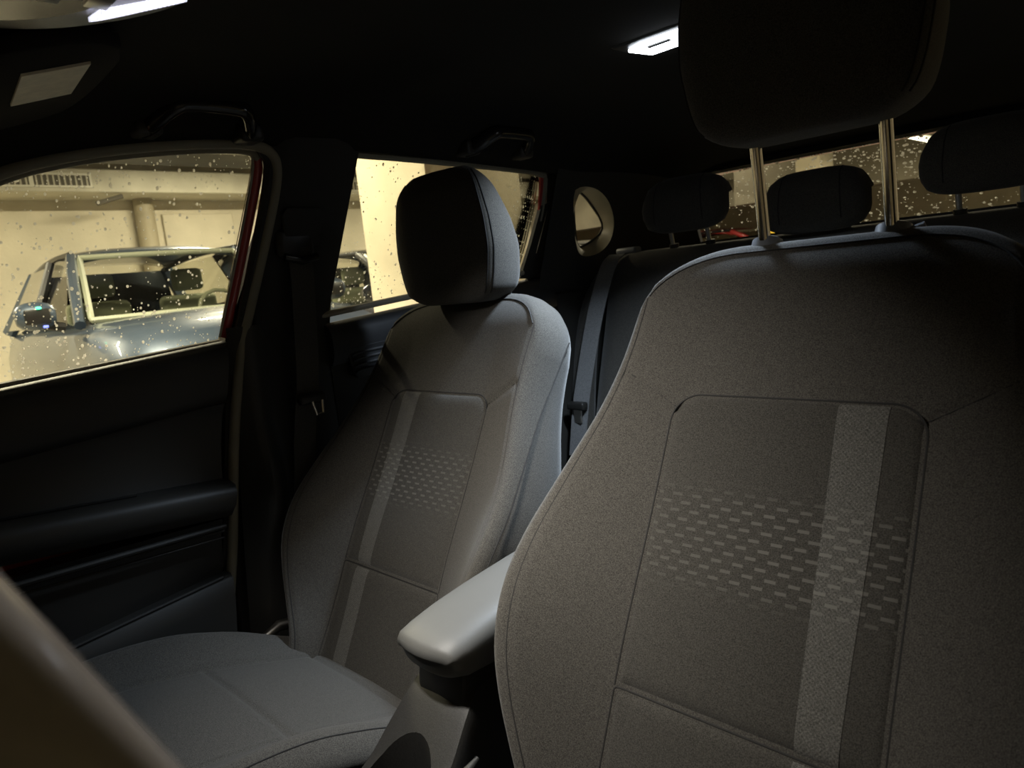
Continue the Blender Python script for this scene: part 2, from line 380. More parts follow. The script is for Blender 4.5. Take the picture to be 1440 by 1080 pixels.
# ------------------------------------------------------------------ parked cars
def parked_car(ox, oy, rz, paint, label, lights=False, zs=1.0):
    """local: +l forward, +w to its left, z from the ground; origin at windscreen base"""
    c, s_ = math.cos(rz), math.sin(rz)
    def T(l, w, z): return (ox + l * c - w * s_, oy + l * s_ + w * c, FZ + z * zs)
    t = thing('parked_car', (ox, oy, FZ), label, 'car', 'cars parked in the garage')
    # lower body: sections along the length
    st = [(-3.05, .70, .42, .95), (-2.98, .82, .34, 1.02), (-2.6, .90, .26, 1.06), (-1.6, .92, .24, 1.07), (-.6, .92, .24, 1.06), (.1, .91, .24, 1.06),
          (.45, .90, .25, 1.05), (.8, .89, .26, 1.02), (1.05, .86, .28, .97), (1.2, .78, .34, .88), (1.27, .66, .42, .74)]
    rings = []
    for (l, w, z0, z1) in st:
        hz = z1 - z0; half = [(w * .86, z0), (w * .97, z0 + .12 * hz), (w, z0 + .4 * hz), (w * .985, z0 + .72 * hz), (w * .93, z0 + .92 * hz), (w * .80, z1), (w * .45, z1 + .025), (0, z1 + .035)]
        rings.append([T(l, q[0], q[1]) for q in half] + [T(l, -q[0], q[1]) for q in half[::-1][1:]])
    obj('body', MB().loft(rings, True, True), paint, t, angle=50)
    # roof
    def roof(a, b):
        l = lerp(-.78, -2.55, a); w = lerp(-1, 1, b); hw = .62 - .05 * a
        return T(l, w * hw, 1.615 - .05 * abs(w) ** 3 - .10 * max(0, a - .55) ** 1.3 - .085 * (1 - a) ** 6)
    r = MB().grid(roof, 14, 14); obj('roof', r, paint, t, solid=.03)
    # pillars
    for sgn in (1, -1):
        for nm, P, rad in (('pillar', [T(.02, sgn * .80, 1.06), T(-.40, sgn * .71, 1.36), T(-.80, sgn * .61, 1.53)], .036),
                           ('pillar', [T(-1.25, sgn * .86, 1.06), T(-1.35, sgn * .645, 1.53)], .03),
                           ('pillar', [T(-2.75, sgn * .82, 1.04), T(-2.5, sgn * .57, 1.50)], .06)):
            obj(nm, MB().tube(smooth_path(P, 2), rad, 8), paint if rad != .03 else 'car_trim', t)
        rail = [T(-.78, sgn * .615, 1.545), T(-1.6, sgn * .60, 1.565), T(-2.5, sgn * .57, 1.51)]
        obj('roof_rail', MB().tube(smooth_path(rail, 2), .022, 8), 'car_trim', t)
        for a, b, a2, b2 in ((-.10, -1.22, -.86, -1.33), (-1.28, -2.70, -1.37, -2.48)):
            q = [T(a, sgn * .85, 1.065), T(b, sgn * .85, 1.065), T(b2, sgn * .615, 1.52), T(a2, sgn * .625, 1.52)]
            obj('side_window', MB().add(q, [(0, 1, 2, 3)]), 'privacy_glass', t, smooth=False)
        # wing mirror
        mi = MB(); cx, cw, cz = .0, sgn * 1.03, 1.14
        for k in range(9):
            a = math.pi * k / 8; rr = math.sin(a) ** .6; mi_ = []
            for j in range(12):
                b = 2 * math.pi * j / 12
                mi_.append(T(cx + .075 * math.cos(b) * rr, cw - .115 * math.cos(a), cz + .085 * math.sin(b) * rr))
            if k == 0: R = []
            R.append(mi_)
        m_ = obj('wing_mirror', MB().loft(R), paint, t)
        obj('mirror_cap', MB().box(*bb(T(.055, cw - .07, cz - .05), T(.085, cw + .07, cz + .04)), .01, 2), 'car_trim', m_)
        obj('mirror_foot', MB().tube([T(-.02, sgn * .88, 1.06), T(-.01, cw - sgn * .05, cz - .06)], .03, 8), 'car_trim', m_)
        # wheels
        for l in (.62, -2.15):
            ring = []
            for (wr, rr) in ((.70, .27), (.70, .31), (.72, .33), (.88, .33), (.905, .31), (.905, .23)):
                ring.append([T(l + rr * math.cos(2 * math.pi * k / 28), sgn * wr, .33 + rr * math.sin(2 * math.pi * k / 28)) for k in range(28)])
            wh = obj('wheel', MB().loft(ring), 'tyre', t)
            sp = MB()
            for k in range(5):
                a = 2 * math.pi * k / 5
                sp.tube([T(l, sgn * .905, .33), T(l + .22 * math.cos(a), sgn * .9, .33 + .22 * math.sin(a))], [.05, .03], 6)
            obj('rim', sp, 'brushed_steel', wh)
        obj('headlamp', MB().box(*bb(T(1.08, sgn * .50, .72), T(1.22, sgn * .78, .84)), .03, 3), 'headlamp', t)
    # windscreen with its greenish reflection as a pale border, interior
    ws = [T(.03, .78, 1.07), T(.03, -.78, 1.07), T(-.78, -.60, 1.53), T(-.78, .60, 1.53)]
    def wsf(a, b):
        p0 = np.array(ws[1]) * (1 - a) + np.array(ws[0]) * a; p1 = np.array(ws[2]) * (1 - a) + np.array(ws[3]) * a
        q = p0 * (1 - b) + p1 * b; bulge = (1 - (2 * a - 1) ** 2) * .10
        return (q[0] + c * bulge, q[1] + s_ * bulge, q[2])
    w_ = obj('windscreen', MB().grid(wsf, 12, 8), 'privacy_glass', t)
    P = [wsf(a, .03) for a in np.linspace(.03, .97, 12)] + [wsf(.97, b) for b in np.linspace(.08, .97, 8)] + [wsf(a, .97) for a in np.linspace(.95, .03, 12)] + [wsf(.03, b) for b in np.linspace(.92, .05, 8)]
    obj('reflection_border', MB().tube(P, .022, 6, closed=True), 'car_pale_green', w_)  # greenish reflection along the glass edge, built as a solid pale border
    obj('rear_window', MB().add([T(-2.93, .74, 1.06), T(-2.93, -.74, 1.06), T(-2.55, -.56, 1.49), T(-2.55, .56, 1.49)], [(0, 1, 2, 3)]), 'car_glass', t, smooth=False)
    obj('dashboard', MB().box(*bb(T(-.05, -.74, 1.0), T(-.45, .74, 1.09)), .03, 2), 'car_trim', t)
    for sgn in (1, -1):
        s2 = obj('seat', MB().box(*bb(T(-1.30, sgn * .36 - .24, .8), T(-1.45, sgn * .36 + .24, 1.22)), .05, 3), 'car_seat', t)
        obj('headrest', MB().box(*bb(T(-1.28, sgn * .36 - .13, 1.25), T(-1.38, sgn * .36 + .13, 1.43)), .04, 3), 'car_seat', s2)
        wp = MB().tube([T(.0, sgn * .1, 1.08), T(-.12, sgn * .1 + .45, 1.13)], .008, 6); obj('wiper', wp, 'car_trim', t)
    obj('steering_wheel', MB().tube([T(-.62 - .05 * math.sin(k * .4189), .36 + .18 * math.cos(k * .4189), 1.05 + .17 * math.sin(k * .4189)) for k in range(15)], .016, 8, closed=True), 'car_pale_green', t)
    obj('grille', MB().box(*bb(T(1.20, -.42, .50), T(1.27, .42, .66)), .02, 2), 'car_trim', t)
    if lights:
        for (l, w, z, m) in ((.086, -1.02, 1.185, 'green_glow'), (.089, -1.0, 1.075, 'blue_glow')):
            a = T(l, w - .014, z - .007); b = T(l + .012, w + .014, z + .007)
            obj('glow_spot', MB().box(*bb(a, b), .003, 1), m, t)  # green and blue glints on the wing mirror, built as small glowing boxes
    return t
def bb(a, b): return tuple(min(a[i], b[i]) for i in range(3)), tuple(max(a[i], b[i]) for i in range(3))
parked_car(-4.55, 1.46, -.05, 'car_blue', 'blue grey parked car facing the front passenger window', True, 1.065)
parked_car(-4.75, 4.10, 0.0, 'car_dark', 'dark parked car half hidden behind the concrete column')
q = U((828, 345), 'x', -5.2)
parked_car(-5.3, 8.6, 0.0, 'car_dark', 'dark parked car seen through the small quarter window', True)
parked_car(-4.3, 11.0, 0.0, 'car_red', 'red parked car far behind the rear passenger headrest')

# =================================================================== CAR CABIN SHELL
# headliner
zc = curve([(-.62, .765), (-.5, .80), (-.3, .84), (0, .868), (.4, .878), (.8, .865), (1.1, .825), (1.4, .765)])
ze = curve([(-.62, .66), (-.42, .742), (-.22, .78), (0, .793), (.2, .793), (.75, .768), (1.0, .75), (1.4, .73)])
def head(a, b):
    y = lerp(-.55, 1.37, b); x = lerp(-1, 1, a); q = abs(x)
    e = side_x(ze(y), .0) ; xe = abs(e)
    return (x * xe, y, zc(y) - (zc(y) - ze(y)) * q ** 6.5)
hl = obj('headliner', MB().grid(head, 40, 40), 'headliner'); hl.modifiers.new('s', 'SOLIDIFY').thickness = .012
tag(hl, 'black fabric headliner lining the roof of the car', 'headliner', kind='structure')
# outer roof panel keeps the garage light out
def oroof(a, b):
    y = lerp(-.60, 1.43, b); x = lerp(-1, 1, a)
    return (x * (abs(side_x(ze(y))) + .03), y, zc(y) + .035 - (zc(y) - ze(y)) * abs(x) ** 6.5 - .12 * max(0, (b - .9) / .1) ** 2 * .4)
tag(obj('roof_panel', MB().grid(oroof, 24, 24), 'red_paint', solid=.004), 'red painted outer roof panel of the car', 'roof', kind='structure')

rail = MB().loft([[(side_x(ze(y)) - .055, y, ze(y) + .002), (side_x(ze(y)) + .006, y, ze(y) - .003), (side_x(ze(y)) + .006, y, ze(y) + .03), (side_x(ze(y)) - .055, y, ze(y) + .03)] for y in np.linspace(-.55, 1.36, 40)])
tag(obj('roof_rail', rail, 'headliner'), 'dark roof rail above the passenger side windows', 'roof rail', kind='structure')
# front end of the cabin: A pillars, windscreen, header
for sx, lab in ((-1, 'dark A pillar trim at the passenger side of the windscreen'), (1, 'dark A pillar trim at the driver side of the windscreen')):
    ap = smooth_path([(sx * .60, -.50, .735), (sx * .635, -.70, .66), (sx * .69, -1.0, .53), (sx * .72, -1.28, .41)], 2)
    tag(obj('pillar_trim', MB().tube(ap, .034, 12), 'pillar_fabric'), lab, 'pillar', kind='structure')
hx_ = MB().loft([[(x, -.50 - .05 * (1 - (x / .6) ** 2), .755 + .03 * (1 - (x / .6) ** 2)), (x, -.62 - .05 * (1 - (x / .6) ** 2), .735 + .03 * (1 - (x / .6) ** 2)), (x, -.63 - .05 * (1 - (x / .6) ** 2), .775 + .03 * (1 - (x / .6) ** 2)), (x, -.50 - .05 * (1 - (x / .6) ** 2), .815 + .03 * (1 - (x / .6) ** 2))] for x in np.linspace(-.6, .6, 13)])
tag(obj('windscreen_header', hx_, 'headliner'), 'black header above the windscreen', 'trim', kind='structure')
def wsg(a, b):
    x = lerp(-1, 1, a); return (x * lerp(.60, .72, b), lerp(-.62, -1.32, b) - .10 * (1 - x * x), lerp(.755, .41, b) + .02 * (1 - x * x))
tag(obj('window_2', MB().grid(wsg, 12, 8), 'window_glass'), 'clear windscreen ahead of the dashboard', 'window', kind='structure')
# cabin floor
tag(obj('cabin_carpet', MB().box((-.72, -1.3, -.46), (.72, 1.6, -.40), .01, 1), 'carpet'), 'black carpeted cabin floor under the seats', 'carpet', kind='structure')

# --- front passenger door: panel pieces lofted along the car
yrear = lambda z: float(np.interp(z, [-.40, -.12, .10, .44], [-.20, -.168, -.150, -.088]))
def door_strip(sec, y0=-1.15, ny=24, yend=None, slope=None):
    """sec: list of (x, z); lofted along y up to the door's rear edge"""
    rings = []
    for k in range(ny + 1):
        R = []
        for (x, z) in sec:
            ye = (yend or yrear)(z); y = lerp(y0, ye, k / ny)
            dz = slope(y) if slope else 0
            R.append((x, y, z + dz))
        rings.append(R)
    return MB().loft(rings, True, True)
def beltz(y): return .4455 + .0747 * y
door = thing('door_1', (-.70, -.6, -.40), 'black trimmed front passenger door with red inner frame', 'door', kind='structure')
bs = lambda y: beltz(y) - .4385
obj('upper_trim', door_strip([(-.735, .43), (-.690, .437), (-.676, .433), (-.668, .42), (-.664, .39), (-.668, .34), (-.676, .322), (-.735, .322)], slope=bs), 'door_plastic', door, angle=75)
obj('insert_panel', door_strip([(-.735, .318), (-.680, .318), (-.690, .30), (-.694, .24), (-.688, .19), (-.68, .17), (-.735, .17)], slope=lambda y: .3 * bs(y)), 'door_plastic', door, angle=75)
arm = obj('door_armrest', door_strip([(-.735, .172), (-.66, .178), (-.628, .172), (-.618, .158), (-.622, .135), (-.640, .112), (-.68, .100), (-.735, .100)], slope=lambda y: -.09 * (y + .15)), 'door_plastic', door, angle=75)
obj('armrest_groove', MB().tube([(-.655, y, .1795 - .09 * (y + .15)) for y in np.linspace(-1.0, -.30, 12)], .0025, 6), 'gloss_plastic', arm)
for (x, z, r, sl) in ((-.652, .092, .005, -.035), (-.664, .080, .003, -.045), (-.668, .066, .0025, -.05)):
    obj('ridge', MB().tube([(x, y, z + sl * (y + .158)) for y in np.linspace(-1.1, -.158, 14)], r, 8), 'console_plastic', door)
obj('pocket_panel', door_strip([(-.735, .098), (-.682, .098), (-.694, .06), (-.694, .0), (-.694, -.10), (-.735, -.10)], slope=lambda y: -.03 * (y + .15)), 'dark_plastic', door, angle=75)
obj('map_pocket', door_strip([(-.735, -.012), (-.664, -.006), (-.655, -.014), (-.650, -.05), (-.655, -.25), (-.67, -.38), (-.735, -.38)], slope=lambda y: .095 * (y + .17)), 'door_plastic', door, angle=75)
obj('pocket_lip', MB().tube([(-.660, y, -.006 + .095 * (y + .17)) for y in np.linspace(-1.1, -.176, 14)], .004, 8), 'console_plastic', door)
obj('outer_skin', door_strip([(-.80, .405), (-.745, .405), (-.745, -.40), (-.80, -.40)], slope=bs), 'red_paint', door)
# side glass from the outline in the picture, on the leaning side plane
w1 = [(-260, 420), (-120, 313), (0, 253), (50, 239), (100, 229), (150, 222), (200, 217), (250, 214), (300, 212), (346, 213), (356, 222), (350, 262), (330, 360), (308, 478), (0, 541), (-260, 595)]
def pane(name, px, off, m, parent, th=.004):
    P = [S(q, off) for q in px]; n = np.array([1, 0, -.3636]); n /= np.linalg.norm(n)
    return obj(name, MB().prism(P, -n * th), m, parent, smooth=False)
gl1 = pane('window_glass', w1, -.02, 'window_glass', door)
obj('sill_strip', MB().tube([S((x, 540.5 - .203 * x + 3.5), -.004) for x in np.linspace(-300, 308, 12)], .0066, 8), 'sill_strip', door)
fr = smooth_path([S(q, -.012) for q in ((361, 222), (363, 240), (354, 290), (336, 380), (316, 474))], 1)
obj('window_frame', MB().tube(fr, .0095, 10, flat=(1, .8)), 'red_paint', door)
frt = smooth_path([S(q, -.012) for q in ((-120, 307), (0, 247), (100, 224), (200, 212), (300, 207), (352, 209), (362, 222))], 2)
obj('window_frame', MB().tube(frt, .010, 10), 'rubber', door)
obj('glass_run', MB().tube(smooth_path([S(q, -.010) for q in ((355, 216), (356, 240), (347, 290), (329, 380), (309, 474))], 1), .0028, 6), 'sill_strip', door)

# body seal round the door opening
seal = [S(q, .012) for q in ((-120, 296), (0, 240), (100, 217), (200, 205), (300, 200), (362, 203), (384, 216), (391, 238), (387, 275), (374, 335), (357, 410), (345, 462))]
seal += [U(q, 'x', -.685) for q in ((338, 500), (332, 560), (328, 640), (328, 720), (326, 800), (320, 880), (312, 940))]
tag(obj('weatherstrip', MB().tube(smooth_path(seal, 2), .010, 10), 'rubber'), 'brown black rubber seal around the front passenger door opening', 'weatherstrip', kind='structure')
flange = [S(q, .004) for q in ((364, 206), (377, 222), (379, 240), (372, 290), (354, 380), (336, 468))] + [U(q, 'x', -.70) for q in ((324, 500), (320, 640), (318, 800), (310, 900))]
tag(obj('body_flange', MB().tube(smooth_path(flange, 2), .010, 8), 'dark_plastic'), 'narrow dark body flange beside the front door edge', 'trim', kind='structure')

# --- B pillar trim (upper and lower piece) 
bp = thing('pillar_trim', (-.68, .02, -.40), 'dark B pillar trim between the two passenger doors', 'pillar', kind='structure')
up = MB()
rows = []
for k in range(13):
    f_ = k / 12; L = np.array((lerp(384, 349, f_), lerp(192, 486, f_))); R = np.array((lerp(508, 456, f_), lerp(196, 470, f_)))
    row = []
    for j in range(9):
        g = j / 8; q = L * (1 - g) + R * g; row.append(S(q, .006 + .022 * math.sin(math.pi * g) ** .6))
    rows.append(row)
up.loft(rows, closed=False, cap=False); obj('upper_trim', up, 'pillar_fabric', bp)
low = []
for k in range(25):
    f_ = k / 24; z = lerp(.46, -.42, f_)
    yl = lerp(-.080, -.150, f_); yr = .135 + .02 * math.sin(f_ * 3)
    bul = .012; bz = .046 * math.exp(-((z - .14) / .10) ** 2)
    low.append([(-.694 + (bul if 0 < g < 1 else 0) * (math.sin(math.pi * g) ** .7) + (.016 + bz) * math.exp(-((g - .18) / .13) ** 2), lerp(yl, yr, g), z) for g in np.linspace(0, 1, 25)])
obj('lower_trim', MB().loft(low, closed=False, cap=False), 'door_plastic', bp)
obj('adjuster_cover', MB().prism([S(q, .036) for q in ((404, 292), (452, 292), (456, 300), (449, 345), (402, 345), (398, 300))], (-.01, 0, 0)).bevel(.003, 2), 'pillar_fabric', bp)

pfy = lambda z: float(np.interp(z, [-.45, -.1, .2, .44, .80], [-.185, -.155, -.13, -.075, .055]))
tag(obj('pillar_skin', MB().loft([[(x, yy, z) for (x, yy) in ((side_x(z) - .045, pfy(z)), (side_x(z) - .045, .16), (side_x(z) - .012, .16), (side_x(z) - .012, pfy(z)))] for z in (-.45, -.1, .2, .44, .6, .80)]), 'dark_plastic'), 'dark steel B pillar behind its trim on the passenger side', 'pillar', kind='structure')
# --- rear passenger door
d2 = thing('door_2', (-.70, .5, -.40), 'dark rear passenger door with ribbed speaker grille', 'door', kind='structure')
w2 = [(503, 222), (560, 226), (640, 233), (700, 240), (757, 247), (758, 256), (753, 292), (742, 340), (729, 386), (600, 416), (458, 446), (478, 335), (495, 236), (498, 226)]
pane('window_glass', w2, -.02, 'window_glass', d2)
obj('sill_strip', MB().tube([S((x, 442.0 - .212 * (x - 458)), .006) for x in np.linspace(450, 735, 10)], .0072, 8), 'sill_strip', d2)
obj('window_frame', MB().tube(smooth_path([S(q, -.012) for q in ((470, 212), (503, 217), (560, 221), (700, 235), (764, 243), (766, 256), (762, 290), (758, 310))], 1), .009, 8), 'rubber', d2)
obj('window_frame', MB().prism([S(q, -.014) for q in ((758, 248), (767, 250), (766, 280), (762, 300), (756, 300), (757, 275))], (.006, 0, 0)), 'red_paint', d2)
obj('window_divider', MB().prism([S(q, -.016) for q in ((757, 290), (768, 285), (752, 345), (742, 392), (727, 392), (742, 345))], (.012, 0, 0)), 'dark_plastic', d2)
obj('quarter_cover', MB().prism([S(q, -.018) for q in ((766, 238), (792, 242), (794, 345), (786, 394), (738, 396), (754, 345), (765, 300))], (.010, 0, 0)), 'dark_plastic', d2)
b2 = lambda y: .0747 * (y - .45)
def d2strip(sec, y0=.135, y1=.93, n=20, sl=b2):
    return MB().loft([[(x, lerp(y0, y1, k / n), z + sl(lerp(y0, y1, k / n))) for (x, z) in sec] for k in range(n + 1)], True, True)
obj('upper_trim', d2strip([(-.74, .463), (-.695, .466), (-.678, .458), (-.668, .44), (-.668, .40), (-.680, .375), (-.74, .375)]), 'blue_plastic', d2)
obj('lower_trim', d2strip([(-.74, .374), (-.688, .374), (-.690, .2), (-.66, .15), (-.66, -.3), (-.74, -.38)]), 'door_plastic', d2)
obj('outer_skin', d2strip([(-.80, .43), (-.748, .43), (-.748, -.40), (-.80, -.40)]), 'red_paint', d2)
gr = obj('speaker_grille', MB().prism([U(q, 'x', -.672) for q in ((488, 492), (497, 484), (540, 474), (545, 520), (505, 532), (499, 527))], (-.016, 0, 0)).bevel(.003, 2), 'blue_plastic', d2)
for k in range(5):
    y_ = 492 + k * 8
    obj('rib', MB().tube(smooth_path([U(q, 'x', -.671) for q in ((493 + k * 2, y_), (500 + k * 1.6, y_ - 4), (542, y_ - 13))], 2), .0035, 6), 'blue_plastic', gr)

# --- roof rail trim above the doors fills headliner to door frames; C pillar with the quarter window
def cx_(y, z): return side_x(z) + .02 + .10 * max(0, y - .85)
cen = (1.03, .645)
outer = []
NQ = 48
def rect_pt(a):
    y0, y1, z0, z1 = .80, 1.42, .42, .80
    dx, dz = math.cos(a), math.sin(a); k = 1e9
    if dx > 1e-6: k = min(k, (y1 - cen[0]) / dx)
    if dx < -1e-6: k = min(k, (y0 - cen[0]) / dx)
    if dz > 1e-6: k = min(k, (z1 - cen[1]) / dz)
    if dz < -1e-6: k = min(k, (z0 - cen[1]) / dz)
    return cen[0] + dx * k, cen[1] + dz * k
open_px = [(806, 270), (814, 263), (828, 262), (842, 267), (853, 278), (860, 292), (864, 310), (862, 330), (855, 345), (843, 356), (828, 361), (817, 360), (811, 350), (807, 320)]
glass_px = [(806, 272), (812, 268), (822, 277), (836, 296), (845, 310), (847, 322), (842, 331), (826, 343), (811, 349), (808, 330), (806, 300)]
def ring_from_px(px, off):
    P = [S(q, off) for q in px]; P = smooth_path(P, 2, True)
    ang = [math.atan2(q[2] - cen[1], q[1] - cen[0]) for q in P]
    o_ = np.argsort(ang); A = np.array(ang)[o_]; Q = np.array(P)[o_]
    A = np.concatenate([A - 2 * math.pi, A, A + 2 * math.pi]); Q = np.concatenate([Q, Q, Q])
    return [np.array([np.interp(-math.pi + 2 * math.pi * k / NQ, A, Q[:, i]) for i in range(3)]) for k in range(NQ)]
cen = (float(np.mean([S(q, .02)[1] for q in open_px])), float(np.mean([S(q, .02)[2] for q in open_px])))
ro = []
for k in range(NQ):
    y, z = rect_pt(-math.pi + 2 * math.pi * k / NQ); ro.append(np.array([cx_(y, z), y, z]))
r1 = ring_from_px(open_px, .02); r2 = ring_from_px(glass_px, -.035)
r1b = [a * .985 + b * .015 + np.array([-.004, 0, 0]) for a, b in zip(r1, r2)]
cp = thing('pillar_trim', (-.62, 1.05, .40), 'dark C pillar trim pierced by a small quarter window', 'pillar', kind='structure')
mb = MB().loft([ro, [a * .15 + b * .85 for a, b in zip(ro, r1)], r1], True, False); obj('panel', mb, 'pillar_fabric', cp)
obj('window_reveal', MB().loft([r1, r1b, [a * .5 + b * .5 for a, b in zip(r1, r2)], r2], True, False), 'rubber', cp)
obj('window_seal', MB().tube([a + np.array([.002, 0, 0]) for a in r2], .004, 6, closed=True), 'dark_plastic', cp)
obj('window_glass', MB().add(r2, [tuple(range(NQ))]), 'privacy_glass', cp, smooth=False)
# lower quarter trim beside the rear seat
tag(obj('quarter_trim', MB().loft([[(-.69, lerp(.86, 1.6, k / 8), z) if i == 0 else (-.66 + .05 * (k / 8), lerp(.86, 1.6, k / 8), z) for i, z in enumerate((.46, .44, .2, -.3))] for k in range(9)], False, False), 'door_plastic'), 'dark lower quarter trim beside the rear bench', 'trim', kind='structure')

# --- driver side: body side without the (open) door: sill, B pillar, rear door inner
tag(obj('body_side', MB().box((.70, .13, -.42), (.74, 1.5, .49), .01, 1).box((.70, -.9, -.45), (.78, .2, -.33), .01, 1), 'door_plastic'), 'dark body side and sill on the driver side', 'body side', kind='structure')
tag(obj('driver_pillar', MB().loft([[(s1 * abs(side_x(z)) + dx, y, z) for (dx, y) in ((-.03, .0), (-.03, .14), (.02, .14), (.02, .0))] for s1, z in ((1, -.40), (1, .2), (1, .46), (1, .62), (1, .80))]), 'pillar_fabric'), 'dark B pillar beside the driver seat', 'pillar', kind='structure')
tag(obj('driver_quarter', MB().loft([[(abs(side_x(z)) - .02 + dx, y, z) for (dx, y) in ((0, .9), (0, 1.45), (.03, 1.45), (.03, .9))] for z in (.42, .6, .80)]), 'pillar_fabric'), 'dark C pillar trim on the driver side', 'pillar', kind='structure')
# --- tailgate: window, header, lower trim, side trims, shelf
hb = MB().loft([[(x, 1.33, .772), (x, 1.345, .752), (x, 1.42, .752), (x, 1.45, .79), (x, 1.36, .80)] for x in np.linspace(-.62, .62, 10)])
tag(obj('tailgate_header', hb, 'headliner'), 'black header trim above the rear window', 'trim', kind='structure')
wr = [(-.56, 1.40, .765), (.56, 1.40, .765), (.60, 1.60, .545), (-.60, 1.60, .545)]
tw = thing('window_1', (0, 1.5, .54), 'rain spotted rear window of the car', 'window', kind='structure')
obj('window_glass', MB().add(wr, [(0, 1, 2, 3)]), 'privacy_glass', tw, smooth=False)
tag(obj('tailgate_trim', MB().loft([[(x, 1.56, .555), (x, 1.64, .545), (x, 1.66, .0), (x, 1.58, -.3), (x, 1.52, .3)] for x in np.linspace(-.66, .66, 8)]), 'dark_plastic'), 'dark tailgate trim below the rear window', 'trim', kind='structure')
for sx, lab in ((-1, 'dark trim at the passenger side edge of the rear window'), (1, 'dark trim at the driver side edge of the rear window')):
    tag(obj('tailgate_side', MB().loft([[(sx * (.535 + .065 * f_), lerp(1.36, 1.57, f_), lerp(.775, .53, f_)), (sx * (.555 + .065 * f_), lerp(1.42, 1.62, f_), lerp(.775, .53, f_)), (sx * (.66 + .03 * f_), lerp(1.42, 1.62, f_), lerp(.775, .53, f_)), (sx * (.64 + .03 * f_), lerp(1.34, 1.4, f_), lerp(.78, .50, f_))] for f_ in np.linspace(0, 1, 6)]), 'pillar_fabric'), lab, 'trim', kind='structure')
tag(obj('parcel_shelf', MB().box((-.58, 1.13, .455), (.58, 1.60, .475), .006, 2), 'dark_plastic'), 'dark parcel shelf behind the rear seat', 'shelf')

# =================================================================== FRONT SEATS
C0, TH, HP = .3535, math.radians(27.27), .342
SW = curve([(-.24, .165), (-.15, .19), (-.1, .222), (-.05, .248), (0, .265), (.05, .275), (.1, .279), (.15, .276), (.2, .265), (.25, .251), (.3, .236), (.35, .225), (.4, .2195), (.45, .218), (.56, .218)])
NE = curve([(-.24, .05), (-.1, .07), (0, .09), (.05, .09), (.1, .081), (.15, .066), (.2, .052), (.25, .041), (.3, .031), (.37, .02), (.45, .010), (.56, 0)])
def vtop(s):
    q = max(0, (abs(s) - .40) / .60); return .537 - .115 * (1 - math.sqrt(max(0, 1 - q ** 2.4)))
def nf(u, v, groove=True):
    w = SW(v); a = .118; q = max(0, min(1.02, (abs(u) - a) / (w - a)))
    n = NE(v) * q ** 1.5 + .006 * math.exp(-((v - .05) / .12) ** 2) * (1 - q)
    if v > .47: n -= .016 * ((v - .47) / .067) ** 2
    r = abs(u) / w
    if r > .93: n -= .010 * ((r - .93) / .07) ** 2
    if groove:
        n -= .0035 * math.exp(-(((r - .945) * w) / .0030) ** 2)
        ax, ay, bx, by = .128, .322, .204, .363; px_, py_ = abs(u) - ax, v - ay; dx, dy = bx - ax, by - ay
        tt = max(0, min(1, (px_ * dx + py_ * dy) / (dx * dx + dy * dy))); d = math.hypot(px_ - tt * dx, py_ - tt * dy)
        n -= .004 * math.exp(-(d / .0045) ** 2)
    return n

